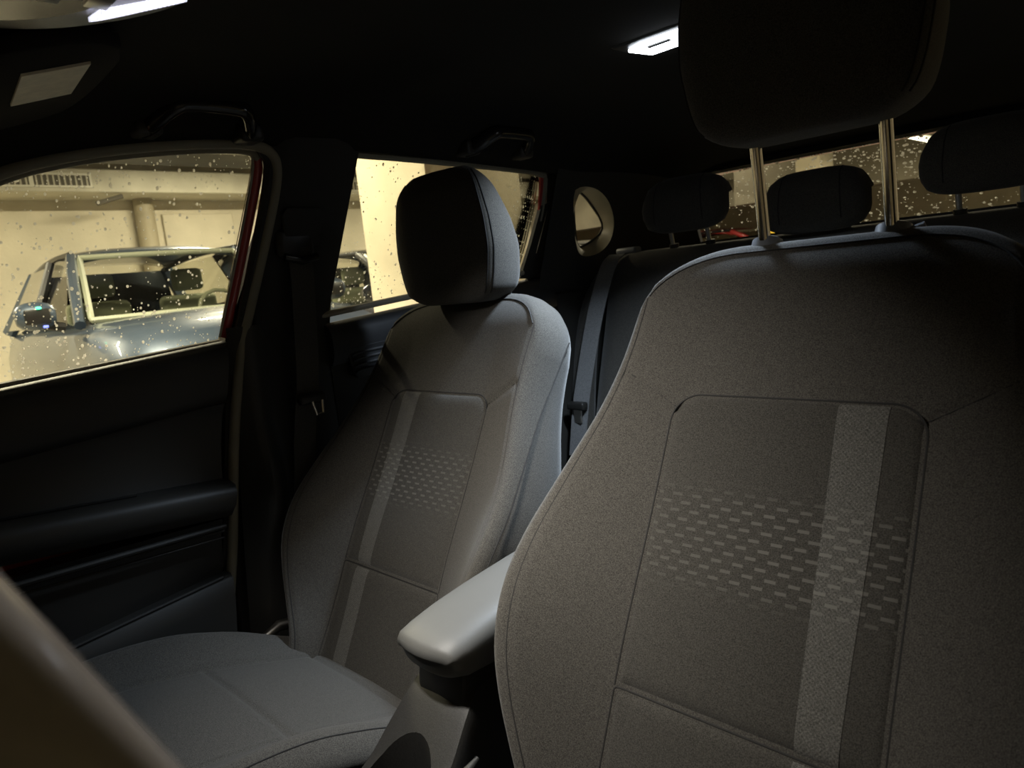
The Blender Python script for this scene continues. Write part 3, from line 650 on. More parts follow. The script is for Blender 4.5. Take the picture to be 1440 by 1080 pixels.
def front_seat(side, label, head_raise, name='front_seat'):
    oy, oz = (-.0938, .0378) if side > 0 else (0, 0)
    def P(u, v, n):
        return (side * (C0 + u), v * math.sin(TH) - n * math.cos(TH) + oy, v * math.cos(TH) + n * math.sin(TH) + oz)
    t = thing(name, (side * C0, -.25 + oy, -.40), label, 'car seat', 'two front seats')
    # ---- backrest cover
    NS, NT, vb = 96, 150, -.24
    def st(a, b):
        s = -1 + 2 * a; v = vb + b * (vtop(s) - vb); return s * SW(v), v
    mb = MB(); uvs = []
    def F(a, b):
        u, v = st(a, b); uvs.append((u, v)); return P(u, v, nf(u, v))
    mb.grid(F, NS, NT)
    bd = [st(0, j / NT) for j in range(NT + 1)] + [st(i / NS, 1) for i in range(1, NS + 1)] + [st(1, j / NT) for j in range(NT - 1, -1, -1)]
    n0 = [nf(u, v) for u, v in bd]
    nrm = []
    for i in range(len(bd)):
        a = bd[max(0, i - 2)]; b = bd[min(len(bd) - 1, i + 2)]; dx, dy = b[0] - a[0], b[1] - a[1]; L = math.hypot(dx, dy) + 1e-9
        nrm.append((-dy / L, dx / L))
    loops = [[P(u, v, n) for (u, v), n in zip(bd, n0)]]
    for f_, out in ((.08, .0055), (.2, .009), (.45, .0125), (.72, .011), (.88, .004), (.97, -.012)):
        loops.append([P(u + o[0] * out, v + o[1] * out, lerp(n, -.100 - .03 * max(0, .3 - v), f_)) for (u, v), n, o in zip(bd, n0, nrm)])
    m2 = MB().loft(loops, closed=False, cap=False); b0 = len(mb.v); mb.add(m2.v, m2.f); uvs += [(0, -1)] * (len(mb.v) - len(uvs))
    rear = len(mb.v) - len(bd); mb.f.append(tuple(range(rear, rear + len(bd))))
    bm = bmesh.new()
    back = obj('backrest', mb, 'fabric', t, angle=75)
    me = back.data; bm.from_mesh(me); bmesh.ops.remove_doubles(bm, verts=bm.verts, dist=.00005); bmesh.ops.recalc_face_normals(bm, faces=bm.faces); bm.to_mesh(me); bm.free()
    # ---- edge seam and shoulder seams
    for sg in (-1, 1):
        pts = [(sg * .945 * SW(v), v) for v in np.linspace(-.2, vtop(.945) - .006, 60)]
        obj('seam', MB().tube([P(u, v, nf(u, v) + .0006) for u, v in pts], .0011, 6), 'thread', back)
        sh = [(sg * lerp(.130, .206, k / 12), lerp(.323, .364, k / 12)) for k in range(13)]
        obj('seam', MB().tube([P(u, v, nf(u, v) + .0003) for u, v in sh], .0008, 6), 'thread', back)
    tp = [(s * SW(.46), vtop(s) - .010) for s in np.linspace(-.93, .93, 50)]
    obj('seam', MB().tube([P(u, v, nf(u, v) + .0006) for u, v in tp], .0011, 6), 'thread', back)
    for sg in (-1, 1):   # seam on the side wall
        sw_ = [(.46, -.066), (.42, -.056), (.37, -.042), (.32, -.022), (.27, -.002), (.2, .026), (.15, .042), (.08, .062), (.0, .066)]
        path = smooth_path([P(sg * (SW(v) + .0118), v, n) for v, n in sw_], 1)
        obj('seam', MB().tube(path, .0013, 6), 'thread', back)
    # ---- woven centre panels
    rc = .034
    def hw(v):
        h = lerp(.1385, .137, max(0, v) / HP)
        if v > HP - rc: h = h - rc + math.sqrt(max(0, rc * rc - (v - HP + rc) ** 2))
        return h
    def dedge(u, v, v0, v1):
        d = min(v1 - v, v - v0); h = lerp(.1385, .137, max(0, v) / HP); d = min(d, h - abs(u))
        if v1 > .3 and v > v1 - rc and abs(u) > h - rc: d = min(d, rc - math.hypot(abs(u) - h + rc, v - v1 + rc))
        return max(0, d)
    def npan(u, v, v0, v1): return nf(u, v, False) - .0035 + .0075 * (1 - math.exp(-dedge(u, v, v0, v1) / .006))
    def panel(nm, v0, v1, nv):
        mbp = MB(); uvp = []
        def G(a, b):
            v = lerp(v0, v1, 1 - (1 - b) ** 1.35 if v1 > .3 else b); k = -1 + 2 * a; k = math.copysign(1 - (1 - abs(k)) ** 1.25, k); u = k * hw(v)
            uvp.append((u, v)); return P(u, v, npan(u, v, v0, v1))
        mbp.grid(G, 60, nv)
        o = obj(nm, mbp, 'fabric_insert', back, uv=uvp, angle=80)
        ms = MB(); uq = []
        def H_(a, b):
            v = lerp(v0 + .0008, v1 - .0008, b); f_ = max(0, v) / HP; u = lerp(lerp(.0614, .0537, f_), lerp(.1011, .1025, f_), a)
            uq.append((u, v)); return P(u, v, npan(u, v, v0, v1) + .0005)
        ms.grid(H_, 12, nv * 2)
        obj('stripe', ms, 'fabric_stripe', back, uv=uq, angle=80)
        rr2 = rc if v1 > .3 else .004
        hv = lambda v: lerp(.1385, .137, max(0, v) / HP)
        ol = [(-hv(v), v) for v in np.linspace(v0, v1 - rr2, 50)] + [(-hv(v1) + rr2 - rr2 * math.cos(a), v1 - rr2 + rr2 * math.sin(a)) for a in np.linspace(.08, math.pi / 2, 14)]
        ol = ol + [(u, v1) for u in np.linspace(-hv(v1) + rr2, hv(v1) - rr2, 24)[1:-1]] + [(-u, v) for u, v in ol[::-1]]
        obj('seam', MB().tube([P(u * 1.008, v, nf(u, v, False) - .0006) for u, v in ol], .0015, 6), 'thread', back)
    panel('centre_panel', .0008, HP, 90); panel('lumbar_panel', -.205, -.0008, 50)
    # ---- headrest
    hy = .178 + oy; hz0 = .462 + oz + head_raise; HH = .243
    A = curve([(0, .100), (.08, .112), (.2, .122), (.4, .131), (.6, .128), (.8, .117), (.92, .106), (1, .096)])
    YF_ = curve([(0, .006), (.1, .0), (.5, .0), (.85, .003), (1, .014)])
    YR = curve([(0, .108), (.15, .118), (.4, .112), (.6, .098), (.8, .078), (1, .052)])
    rings = []
    hs = [.5 - .5 * math.cos(math.pi * k / 30) for k in range(31)]
    for h in hs:
        edge = min(h, 1 - h); k = math.sqrt(max(0, 1 - (1 - min(1, edge / (.12 if h < .5 else .17))) ** 2)); sc = .70 + .30 * k
        a = A(h) * sc; yf = hy + YF_(h); yr = hy + YR(h); ym = (yf + yr) / 2; dy = (yr - yf) / 2 * (.60 + .40 * k)
        R = []
        for j in range(56):
            an = 2 * math.pi * j / 56; c_, s_ = math.cos(an), math.sin(an); e = 2 / 7.5
            a = A(h) * sc * 1.03; x = a * math.copysign(abs(c_) ** e, c_); y = dy * math.copysign(abs(s_) ** e, s_)
            if y > 0: x *= 1 - .08 * (y / dy) ** 2
            R.append((side * C0 + x, ym + y + .010 * (x / a) ** 2 * (1 if y < 0 else 0), hz0 + h * HH))
        rings.append(R)
    hr = obj('headrest', MB().loft(rings), 'fabric', t, angle=70)
    for jj in (42 - 9, 42 + 9, 42 - 12, 42 + 12):
        path = [rings[i][jj % 56] for i in range(5, 27)]
        obj('seam', MB().tube(path, .0014, 6), 'thread', hr)
    for sg in (-1, 1):
        base = P(sg * .0717, .536, -.030); topp = (base[0], hy + .078, hz0 + .03)
        if head_raise < .05: topp = (base[0], hy + .074, hz0 + .03)
        obj('headrest_post', MB().tube([np.array(base) - (np.array(topp) - base) * .3, base, topp], .0072, 16), 'chrome', t)
        g = obj('post_guide', MB().tube([P(sg * .0717, .534, -.030), P(sg * .0717, .550, -.030), P(sg * .0717, .553, -.030)], [.016, .015, .010], 16, flat=(1.25, .9)), 'collar', t)
        if sg > 0: obj('release_button', MB().tube([P(sg * .0717 + .018, .540, -.030), P(sg * .0717 + .032, .545, -.030)], .007, 10), 'collar', g)
    # ---- cushion
    ZC = curve([(-.58, -.085), (-.53, -.058), (-.45, -.055), (-.36, -.072), (-.29, -.090), (-.2, -.118), (-.1, -.152), (.02, -.19)])
    AM = curve([(-.58, .01), (-.5, .022), (-.4, .036), (-.3, .044), (-.2, .036), (-.1, .014), (.02, 0)])
    def cw(y): return .255 - .03 * max(0, (-.40 - y) / .18) ** 2
    def cz(u, y):
        q = max(0, (abs(u) - .135) / .085); z = ZC(y) + AM(y) * min(1, q) ** 1.4
        r = abs(u) / cw(y)
        if r > .86: z -= .022 * ((r - .86) / .14) ** 2
        z -= .005 * math.exp(-((abs(u) - .148) / .0045) ** 2)
        if abs(u) < .148:
            z -= .006 * math.exp(-((y + .29) / .005) ** 2) + .005 * math.exp(-((y + .103) / .005) ** 2)
        z += .004 * math.cos(min(1, abs(u) / .148) * math.pi / 2)
        if y < -.50: z -= .05 * ((-.50 - y) / .08) ** 2
        return z
    mbc = MB(); Y0, Y1 = -.58, .02
    def cg(a, b):
        y = lerp(Y0, Y1, b); u = (-1 + 2 * a) * cw(y); return (side * (C0 + u), y + oy, cz(u, y) + oz)
    mbc.grid(cg, 84, 130)
    cb = [(i / 84, 0) for i in range(84, -1, -1)] + [(0, j / 130) for j in range(1, 131)]
    bdp = [cg(0, j / 130) for j in range(130, -1, -1)] + [cg(i / 84, 0) for i in range(1, 85)] + [cg(1, j / 130) for j in range(1, 131)]
    lp = [bdp]
    for out, dz in ((.005, -.008), (.007, -.018), (.004, -.027), (-.012, -.034)):
        L = []
        for (x, y, z) in bdp:
            cx0, cy0 = side * C0, -.28 + oy; vx, vy = x - cx0, y - cy0; k = math.hypot(vx, vy); L.append((x + vx / k * out, y + vy / k * out, z + dz))
        lp.append(L)
    m3 = MB().loft(lp, False, False); mbc.add(m3.v, m3.f)
    cu = obj('cushion', mbc, 'fabric', t, angle=75)
    me = cu.data; bm = bmesh.new(); bm.from_mesh(me); bmesh.ops.remove_doubles(bm, verts=bm.verts, dist=.00005); bmesh.ops.recalc_face_normals(bm, faces=bm.faces); bm.to_mesh(me); bm.free()
    for sg in (-1, 1):
        obj('seam', MB().tube([(side * (C0 + sg * .93 * cw(y)), y + oy, cz(.93 * cw(y), y) + oz + .0002) for y in np.linspace(-.52, -.05, 40)], .0010, 6), 'thread', cu)
    # ---- seat base: side valances, pedestal, rails
    for sg in (-1, 1):
        x = side * C0 + sg * .248
        pr = [(x, -.52 + oy, -.095 + oz), (x, -.46 + oy, -.080 + oz), (x, -.38 + oy, -.079 + oz), (x, -.30 + oy, -.094 + oz), (x, -.20 + oy, -.132 + oz), (x, -.12 + oy, -.172 + oz), (x, .06 + oy, -.16 + oz), (x, .07 + oy, -.27 + oz), (x, -.3 + oy, -.29 + oz), (x, -.50 + oy, -.26 + oz)]
        va = obj('side_valance', MB().prism(pr, (sg * .014, 0, 0)).bevel(.004, 2), 'gloss_plastic', t)
        obj('seat_rail', MB().box((side * C0 + sg * .19 - .02, -.5 + oy, -.40), (side * C0 + sg * .19 + .02, .05 + oy, -.30)), 'dark_plastic', t)
        hx = side * C0 + sg * .215
        obj('recliner_cover', MB().prism([(hx, .02 + oy, -.19 + oz), (hx, -.055 + oy, -.165 + oz), (hx, -.06 + oy, -.10 + oz), (hx, -.02 + oy, -.05 + oz), (hx, .06 + oy, -.08 + oz)], (sg * .03, 0, 0)).bevel(.006, 2), 'dark_plastic', t)
    obj('seat_pan', MB().box((side * C0 - .24, -.5 + oy, -.30), (side * C0 + .24, .04 + oy, -.20 + oz), .02, 2), 'dark_plastic', t)
    lx = side * (C0 + .268)
    obj('recliner_lever', MB().tube([(lx, -.06 + oy, -.135 + oz), (lx, -.10 + oy, -.128 + oz), (lx, -.15 + oy, -.145 + oz)], [.012, .011, .008], 10), 'brushed_steel', t)
    return t
front_seat(-1, 'front passenger seat with lowered headrest beside the armrest', 0.0)
front_seat(1, 'driver seat in the foreground with its headrest pulled up', .122)

# =================================================================== REAR BENCH
rs = thing('rear_bench', (0, .8, -.40), 'dark fabric rear bench seat with three low headrests', 'rear seat')
prof = [(.80, -.12), (.83, .0), (.90, .20), (.965, .38), (1.00, .47), (1.02, .512), (1.045, .533), (1.08, .538), (1.11, .525), (1.125, .48), (1.12, .2), (1.08, -.12)]
rr_ = []
for x in np.concatenate([np.linspace(-.605, -.53, 8), np.linspace(-.5, .5, 30), np.linspace(.53, .605, 8)]):
    e = max(0, (abs(x) - .53) / .075); k = 1 - math.sqrt(max(0, 1 - e * e)); g = .010 * math.exp(-((abs(x) - .19) / .006) ** 2)
    rr_.append([(x, y + (1.08 - y) * k * .5 + (g if y < 1.05 else 0), z - k * .05 * (1 if z > .3 else 0)) for (y, z) in prof])
rb = obj('backrest', MB().loft(rr_), 'fabric', rs, angle=70)
cpf = [(.36, -.16), (.38, -.11), (.42, -.09), (.6, -.115), (.82, -.15), (.9, -.16), (.9, -.30), (.36, -.30)]
obj('cushion', MB().loft([[(x, y, z) for y, z in cpf] for x in np.linspace(-.62, .62, 16)]), 'fabric', rs, angle=60)
for sg in (-1, 1):   # side bolsters beside the wheel arches
    bl = smooth_path([(sg * .60, 1.04, .50), (sg * .625, .99, .42), (sg * .632, .94, .30), (sg * .632, .90, .12), (sg * .63, .88, -.1)], 2)
    obj('side_bolster', MB().tube(bl, [.018 + .016 * min(1, k / 6) for k in range(len(bl))], 12), 'fabric', rs)
    obj('release_knob', MB().box((sg * .55 - .035, 1.050, .533), (sg * .55 + .035, 1.085, .552), .007, 3), 'collar', rs)
def rear_headrest(xc, lab, drop=0.0):
    yf, z0, hw_ = 1.000, .578 - drop, .118
    sec = [(.012, 0), (.0, .02), (-.004, .06), (.002, .10), (.016, .128), (.04, .140), (.075, .138), (.105, .122), (.112, .108), (.100, .100), (.078, .095), (.068, .075), (.066, .03), (.058, .004), (.035, -.004)]
    R = []
    for k in range(21):
        e = -1 + 2 * k / 20; c_ = math.sqrt(max(0, 1 - abs(e) ** 3.5)); q = .62 + .38 * c_
        R.append([(xc + e * hw_ * (1.0 - .10 * ((z - .05) / .09) ** 2 * (1 if z > .05 else .5)), yf + .045 + (y - .045) * q, z0 + .066 + (z - .066) * (.55 + .45 * c_)) for (y, z) in sec])
    h = obj('headrest', MB().loft(R), 'fabric', rs, angle=60); h['label'] = lab
    for sg in (-1, 1):
        obj('seam', MB().tube([R[4 if sg < 0 else 16][i] for i in (1, 2, 3, 4, 5, 6)], .0013, 6), 'thread', h)
        obj('headrest_post', MB().tube([(xc + sg * .055, 1.065, .52), (xc + sg * .055, 1.045, .60)], .006, 10), 'brushed_steel', h)
        obj('post_guide', MB().tube([(xc + sg * .055, 1.066, .532), (xc + sg * .055, 1.064, .546)], .013, 12), 'dark_plastic', h)
rear_headrest(-.341, 'rear headrest nearest the quarter window'); rear_headrest(0, 'middle rear headrest', .042); rear_headrest(.341, 'rear headrest behind the driver')

# =================================================================== SEAT BELTS
fb = thing('seat_belt', (-.62, .04, .18), 'dark front seat belt hanging from the B pillar', 'seat belt', 'seat belts')
obj('webbing', ribbon([(-.600, .047, .60), (-.600, .049, .56), (-.614, .046, .44), (-.630, .043, .33), (-.650, .036, .26), (-.662, .024, .15), (-.666, .010, .02), (-.668, .0, -.10)], (.12, 1, .02), .047), 'webbing_dark', fb)
ga = obj('upper_guide', MB().box((-.625, .008, .582), (-.598, .083, .636), .010, 3), 'dark_plastic', fb)
obj('guide_slot', MB().tube([(-.592, .012, .583), (-.589, .046, .574), (-.592, .080, .581)], .008, 10), 'gloss_plastic', ga)
tg = obj('tongue', MB().box((-.634, .012, .290), (-.612, .073, .312), .008, 3), 'dark_plastic', fb)
obj('tongue_plate', MB().add([], []).tube([(-.615, .038, .296), (-.614, .044, .268), (-.614, .058, .270), (-.615, .060, .296)], .0035, 8), 'brushed_steel', tg)
rbelt = thing('seat_belt', (-.60, .95, .05), 'blue grey rear seat belt running down beside the rear bench', 'seat belt', 'seat belts')
pa = [U((868, 358), 'y', 1.03), U((857, 368), 'y', .985), U((847, 400), 'y', .95), U((835, 450), 'y', .895), U((822, 530), 'y', .855), U((816, 575), 'y', .835), U((812, 640), 'y', .82)]
obj('webbing', ribbon(pa, (.95, .35, 0), .047), 'webbing', rbelt)
q = U((812, 570), 'y', .828)
rt = obj('tongue', MB().box((q[0] - .03, q[1] - .014, q[2] - .012), (q[0] + .03, q[1] + .012, q[2] + .010), .006, 3), 'dark_plastic', rbelt)
obj('tongue_plate', MB().box((q[0] - .014, q[1] - .004, q[2] - .05), (q[0] + .012, q[1] + .004, q[2] - .008), .002, 1), 'brushed_steel', rt)

# =================================================================== CENTRE CONSOLE
cs = thing('centre_console', (0, -.2, -.40), 'grey centre console with padded armrest between the front seats', 'console')
prof = [(-.62, -.165, .070), (-.50, -.140, .070), (-.40, -.122, .071), (-.33, -.108, .072), (-.285, -.094, .072), (-.25, -.070, .070), (-.222, -.042, .067), (-.20, -.018, .062), (-.18, .002, .057), (-.165, .012, .054), (-.15, .014, .052), (.15, .010, .052), (.20, -.02, .052)]
rings = []
for (y, z, hw_) in prof:
    rings.append([(-hw_ - .003, y, -.40), (-hw_ - .002, y, z - .09), (-hw_, y, z - .012), (-hw_ + .004, y, z - .003), (-hw_ + .012, y, z), (0, y, z + .002), (hw_ - .012, y, z), (hw_ - .004, y, z - .003), (hw_, y, z - .012), (hw_ + .002, y, z - .09), (hw_ + .003, y, -.40)])
body = obj('body', MB().loft(rings), 'console_plastic', cs, angle=45)
cut = obj('cutter', MB().tube([(0.0, -.275, -.20), (0.0, -.275, .05)], .052, 40, flat=(1.05, 1.0)), 'dark_plastic', cs)
bmod = body.modifiers.new('b', 'BOOLEAN'); bmod.operation = 'DIFFERENCE'; bmod.object = cut; bmod.solver = 'EXACT'
dg = bpy.context.evaluated_depsgraph_get(); nm_ = bpy.data.meshes.new_from_object(body.evaluated_get(dg)); body.modifiers.clear(); body.data = nm_
bpy.data.objects.remove(cut)
nm_.polygons.foreach_set('use_smooth', [True] * len(nm_.polygons)); nm_.set_sharp_from_angle(angle=math.radians(40))
obj('cup_holder', MB().loft([[(rr * 1.05 * math.cos(2 * math.pi * k / 40), -.275 + rr * math.sin(2 * math.pi * k / 40), z) for k in range(40)] for rr, z in ((.0535, -.092), (.051, -.094), (.0505, -.11), (.049, -.19), (.005, -.195))], True, False), 'carpet', cs)
post = obj('armrest_post', MB().loft([[(-.043, y0, z), (.046, y0, z), (.050, .10, z), (-.050, .10, z)] for y0, z in ((-.186, -.06), (-.188, -.01), (-.184, .02), (-.178, .05), (-.170, .065))]).bevel(.008, 2), 'dark_plastic', cs)
# padded armrest lid
R = []
tt_ = [(-.208, .046, .050, .062), (-.206, .052, .042, .071), (-.199, .056, .034, .078), (-.18, .058, .027, .0845), (-.14, .0595, .024, .093), (-.08, .060, .026, .101), (0, .060, .030, .109), (.08, .060, .034, .114), (.125, .057, .040, .114), (.14, .050, .05, .106)]
for (y, hw_, z0, z1) in tt_:
    ring = []
    for k in range(40):
        a = 2 * math.pi * k / 40; c_, s_ = math.cos(a), math.sin(a); e = 2 / 3.4
        x = hw_ * math.copysign(abs(c_) ** e, c_); zz = (z0 + z1) / 2 + (z1 - z0) / 2 * math.copysign(abs(s_) ** e, s_)
        ring.append((x, y + .010 * (x / hw_) ** 2 - (.006 if s_ > 0 else 0), zz))
    R.append(ring)
lid = obj('armrest_lid', MB().loft(R), 'vinyl', cs, angle=60)
obj('lid_base', MB().box((-.046, -.180, .016), (.046, .12, .034), .006, 2), 'dark_plastic', cs)
# buckle for the passenger belt, handbrake grip
bk = thing('belt_buckle', (-.095, -.18, -.16), 'silver edged belt buckle between passenger cushion and console', 'buckle')
b0 = U((570, 1008), 'x', -.081)
obj('body', MB().box((-.0865, b0[1] - .018, b0[2] - .10), (-.0765, b0[1] + .014, b0[2] - .004), .003, 2), 'dark_plastic', bk)
obj('silver_edge', MB().tube([U((578, 996), 'x', -.081), U((572, 1004), 'x', -.081), U((563, 1016), 'x', -.081)], .0035, 8), 'silver_trim', bk)
hb0 = U((672, 1066), 'x', .082)
hbk = thing('handbrake_lever', (hb0[0], hb0[1], -.40), 'grey handbrake lever tip between console and driver seat', 'lever')
d_ = np.array([0, -.86, -.35]); tip = hb0
obj('grip', MB().tube([tip + d_ * (k * .02) for k in range(9)], [.003, .006, .0072, .0075, .0075, .0075, .0075, .0072, .007], 16), 'console_plastic', hbk)
obj('shaft', MB().tube([tip + d_ * .15, (.082, tip[1] - .16, -.40)], .007, 10), 'dark_plastic', hbk)

# =================================================================== ROOF FITTINGS
dl = thing('dome_lamp', (.01, .425, .85), 'lit white dome lamp on the headliner behind the driver headrest', 'lamp')
obj('bezel', MB().box((-.070, .375, .862), (.082, .475, .884), .008, 3), 'dark_plastic', dl)
mbl = MB().prism([(-.052, .405, .862), (-.040, .461, .862), (.066, .461, .862), (.072, .392, .862), (-.02, .392, .862)], (0, 0, -.006)).bevel(.003, 2)
ln = obj('lens', mbl, 'dome_lens', dl)
obj('switch', MB().box((-.012, .404, .853), (.03, .411, .857), .001, 1), 'gloss_plastic', dl)

def grab_handle(y0, y1, z, label):
    t = thing('grab_handle', (-.52, (y0 + y1) / 2, z - .03), label, 'handle', 'roof grab handles')
    xi = -.478
    P = smooth_path([(-.545, y0, z - .030), (-.515, y0 + .004, z - .028), (xi, y0 + .030, z - .004), (xi, y0 + .05, z), (xi, y1 - .05, z), (xi, y1 - .025, z - .004), (-.515, y1 - .004, z - .026), (-.545, y1, z - .028)], 2)
    obj('grip', MB().tube(P, .0125, 14, flat=(1.0, 1.45)), 'gloss_plastic', t)
    for yy in (y0, y1):
        obj('mount', MB().box((-.565, yy - .022, z - .046), (-.515, yy + .022, z - .014), .008, 3), 'dark_plastic', t)
grab_handle(-.225, -.055, .824, 'black roof grab handle above the front passenger window')
grab_handle(.465, .64, .826, 'black roof grab handle above the rear passenger window')

# sun visor with vanity mirror (plane found from the mirror's corners)
c0 = np.array([-.24, -.43, .765]); va, vb_ = .02, .30
def VP(x, y, d=0):
    return np.array([x, y, c0[2] + va * (x - c0[0]) + vb_ * (y - c0[1]) + d])
def Vpx(px, d=0):
    n = np.array([-va, -vb_, 1.0]); k = c0 + np.array([0, 0, d]); dd = ray(px); t_ = n @ (k - CAM) / (n @ dd); return CAM + t_ * dd
sv = thing('sun_visor', (-.30, -.45, .75), 'dark passenger sun visor folded up with a pale warning label', 'sun visor')
vis = smooth_path([VP(-.12, -.56), VP(-.12, -.36), VP(-.40, -.345), VP(-.47, -.375), VP(-.50, -.56)], 2, True)
obj('panel', MB().prism([q + np.array([0, 0, .002]) for q in vis], (0, 0, .018)).bevel(.004, 2), 'headliner', sv)
mq = [Vpx(q, -.001) for q in ((30, 108), (128, 90), (100, 132), (15, 150))]
lb = obj('warning_label', MB().prism(mq, (0, 0, .003)), 'label_paper', sv, smooth=False); lb['label'] = 'pale warning label'

# overhead console with the lit map lamp
oc = thing('overhead_console', (0, -.46, .76), 'dark overhead console with a lit ribbed map lamp lens', 'overhead console')
zc0 = .766
outl = [(-.105, -.62), (-.106, -.52), (-.102, -.488), (-.085, -.458), (-.060, -.432), (-.025, -.405), (.012, -.386), (.05, -.378), (.095, -.385), (.115, -.42), (.115, -.62)]
ol = smooth_path([(x, y, zc0) for x, y in outl], 2, True)
obj('housing', MB().prism(ol, (0, 0, .05)).bevel(.004, 3), 'silver_grey', oc)
obj('switch_recess', MB().prism(smooth_path([(-.085, -.60, zc0 - .0015), (-.085, -.51, zc0 - .0015), (-.05, -.465, zc0 - .0015), (-.005, -.44, zc0 - .0015), (.05, -.43, zc0 - .0015), (.08, -.60, zc0 - .0015)], 2, True), (0, 0, .004)), 'gloss_plastic', oc)
for k, (px_, w_) in enumerate((((140, 2), .014), ((70, -6), .012), ((105, -20), .012))):
    c_ = U(px_, 'z', zc0 - .004); obj('button', MB().box((c_[0] - w_, c_[1] - w_ * .7, zc0 - .006), (c_[0] + w_, c_[1] + w_ * .7, zc0 - .001), .002, 2), 'silver_trim' if k == 0 else 'dark_plastic', oc)
lp_ = [U(q, 'z', zc0 - .004) for q in ((124, 31), (137, 17), (165, 12), (190, 8), (215, 3), (240, -2), (263, -7), (262, 0), (240, 7), (215, 15), (190, 21), (165, 26), (140, 30))]
lz = MB()
Ltop = [U((lerp(141, 262, k / 40), 20 - 22.5 * k / 40), 'z', zc0 - .005 - .0012 * (k % 2)) for k in range(41)]
Lbot = [U((lerp(125, 263, k / 40), 31 - 31 * (k / 40) ** 1.25), 'z', zc0 - .005 - .0012 * (k % 2)) for k in range(41)]
lz.loft([Ltop, [a * .5 + b * .5 + np.array([0, 0, -.002]) for a, b in zip(Ltop, Lbot)], Lbot, [q + np.array([0, 0, .004]) for q in Lbot], [q + np.array([0, 0, .004]) for q in Ltop], Ltop], False, False)
obj('console_lens', lz, 'map_lens', oc, smooth=False)
obj('console_lens', MB().prism(smooth_path([(.055, -.455, zc0 - .004), (.055, -.405, zc0 - .004), (.10, -.41, zc0 - .004), (.105, -.455, zc0 - .004)], 2, True), (0, 0, .005)), 'map_lens', oc)  # second glowing lens, added out of view to go with the wheel fill

# =================================================================== STEERING WHEEL + DASHBOARD
swc = np.array([.379, -.622, .338]); RW = .182
tilt = math.radians(24)
ax_n = np.array([0, math.cos(tilt), math.sin(tilt)]); ex = np.array([1.0, 0, 0]); ey = np.cross(ax_n, ex) * -1
if ey[2] < 0: ey = -ey
sw = thing('steering_wheel', swc - np.array([0, 0, .2]), 'glossy dark steering wheel rim at the lower left corner', 'steering wheel')
ringp = [swc + RW * (math.cos(2 * math.pi * k / 96) * ex + math.sin(2 * math.pi * k / 96) * ey) for k in range(96)]
obj('rim', MB().tube(ringp, .0155, 24, closed=True), 'wheel_leather', sw)
hubm = MB().loft([[swc + ax_n * d + r_ * (math.cos(2 * math.pi * k / 40) * ex + .85 * math.sin(2 * math.pi * k / 40) * ey) for k in range(40)] for d, r_ in ((-.06, .05), (-.045, .075), (-.02, .080), (-.01, .070), (-.005, .03))])
obj('hub', hubm, 'dark_plastic', sw)
for a in (math.radians(2), math.radians(178), math.radians(270)):
    dv = math.cos(a) * ex + math.sin(a) * ey; pv = -math.sin(a) * ex + math.cos(a) * ey
    sp = MB().loft([[swc - ax_n * .02 + dv * r_ + pv * (w_ * m_) + ax_n * h_ for m_, h_ in ((-1, -.006), (1, -.006), (1, .006), (-1, .006))] for r_, w_ in ((.06, .028), (.12, .020), (.178, .016))]).bevel(.003, 2)
    obj('spoke', sp, 'silver_trim', sw)
obj('column', MB().tube([swc - ax_n * .05, swc - ax_n * .30], .04, 16), 'dark_plastic', sw)
dpf = [(-.98, .34), (-.95, .36), (-1.2, .42), (-1.35, .40), (-1.4, -.3), (-1.1, -.3), (-1.0, .0), (-.96, .2)]
tag(obj('dashboard', MB().loft([[(x, y - .02 * abs(x), z) for y, z in dpf] for x in np.linspace(-.68, .68, 14)]), 'dark_plastic'), 'dark dashboard behind the steering wheel', 'dashboard', kind='structure')

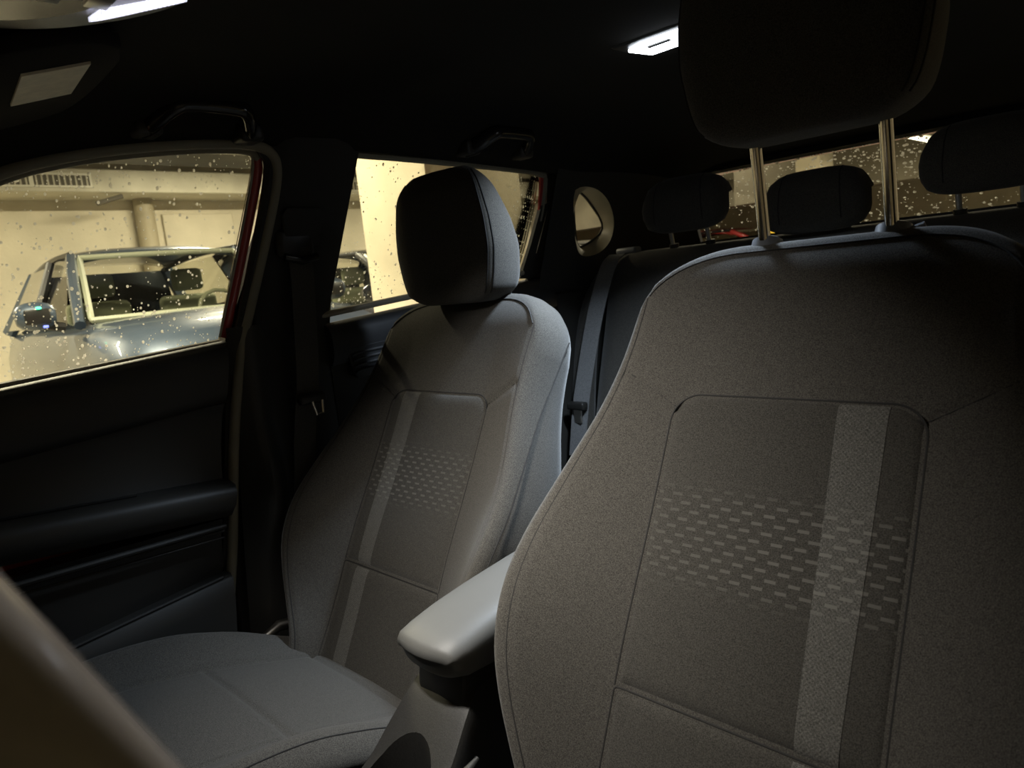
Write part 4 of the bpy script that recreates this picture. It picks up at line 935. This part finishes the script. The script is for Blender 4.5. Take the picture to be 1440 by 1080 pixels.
# =================================================================== RAIN DROPS ON THE GLASS
def drops(name, sampler, normal, count, r0, r1, label):
    n = np.array(normal, float); n /= np.linalg.norm(n); a = np.cross(n, [0, 1, 0]); a /= np.linalg.norm(a); b = np.cross(n, a)
    mb = MB(); made = 0
    while made < count:
        c = sampler()
        if c is None: continue
        r = r0 + (r1 - r0) * random.random() ** 3; st_ = 1 + .5 * random.random()
        vsx = []
        for lv, (cr, ch) in enumerate(((1.0, 0.0), (.80, .42), (.42, .66))):
            for k in range(7):
                an = 2 * math.pi * (k + .5 * lv) / 7
                vsx.append(c + r * cr * (math.cos(an) * a * st_ + math.sin(an) * b) + n * r * ch)
        vsx.append(c + n * r * .74)
        fs = []
        for lv in range(2):
            for k in range(7): fs.append((lv * 7 + k, lv * 7 + (k + 1) % 7, (lv + 1) * 7 + (k + 1) % 7, (lv + 1) * 7 + k))
        fs += [(14 + k, 14 + (k + 1) % 7, 21) for k in range(7)] + [tuple(range(7))[::-1]]
        mb.add(vsx, fs); made += 1
    return tag(obj(name, mb, 'water', angle=90), label, 'raindrops', kind='stuff')
def inpoly(p, poly):
    x, y = p; ins = False; n = len(poly)
    for i in range(n):
        x1, y1 = poly[i]; x2, y2 = poly[(i + 1) % n]
        if (y1 > y) != (y2 > y) and x < (x2 - x1) * (y - y1) / (y2 - y1) + x1: ins = not ins
    return ins
n_side = np.array([-1, 0, .3636])
OFFG = -.02 - .004 * math.hypot(1, .3636)
def samp1():
    p_ = (random.uniform(-60, 356), random.uniform(212, 540))
    if not inpoly(p_, w1): return None
    top = 250 - .1 * p_[0]; dens = 1.0 if (p_[1] > 400 or p_[1] < top + 30) else .38
    if random.random() > dens: return None
    return S(p_, OFFG)
drops('rain_drops', samp1, n_side, 900, .0008, .0030, 'clear raindrops scattered over the front passenger window')
def samp2():
    p_ = (random.uniform(458, 757), random.uniform(222, 446))
    if not inpoly(p_, w2): return None
    dens = 1.0 if (p_[1] > 380 or p_[0] > 690) else .35
    if random.random() > dens: return None
    return S(p_, OFFG)
drops('rain_drops', samp2, n_side, 600, .0008, .0028, 'clear raindrops scattered over the rear passenger window')
wr_ = [np.array(q) for q in wr]; n_r = np.cross(wr_[1] - wr_[0], wr_[3] - wr_[0]); n_r = n_r if n_r[1] > 0 else -n_r
def samp3():
    a, b = random.random(), random.random() ** 1.5
    if random.random() > (1.0 if .35 < a < .72 else .45): return None
    p0 = wr_[0] * (1 - a) + wr_[1] * a; p1 = wr_[3] * (1 - a) + wr_[2] * a
    return p0 * (1 - b) + p1 * b + n_r / np.linalg.norm(n_r) * .0004
drops('rain_drops', samp3, n_r, 1700, .0012, .0040, 'dense bright raindrops covering the rear window')
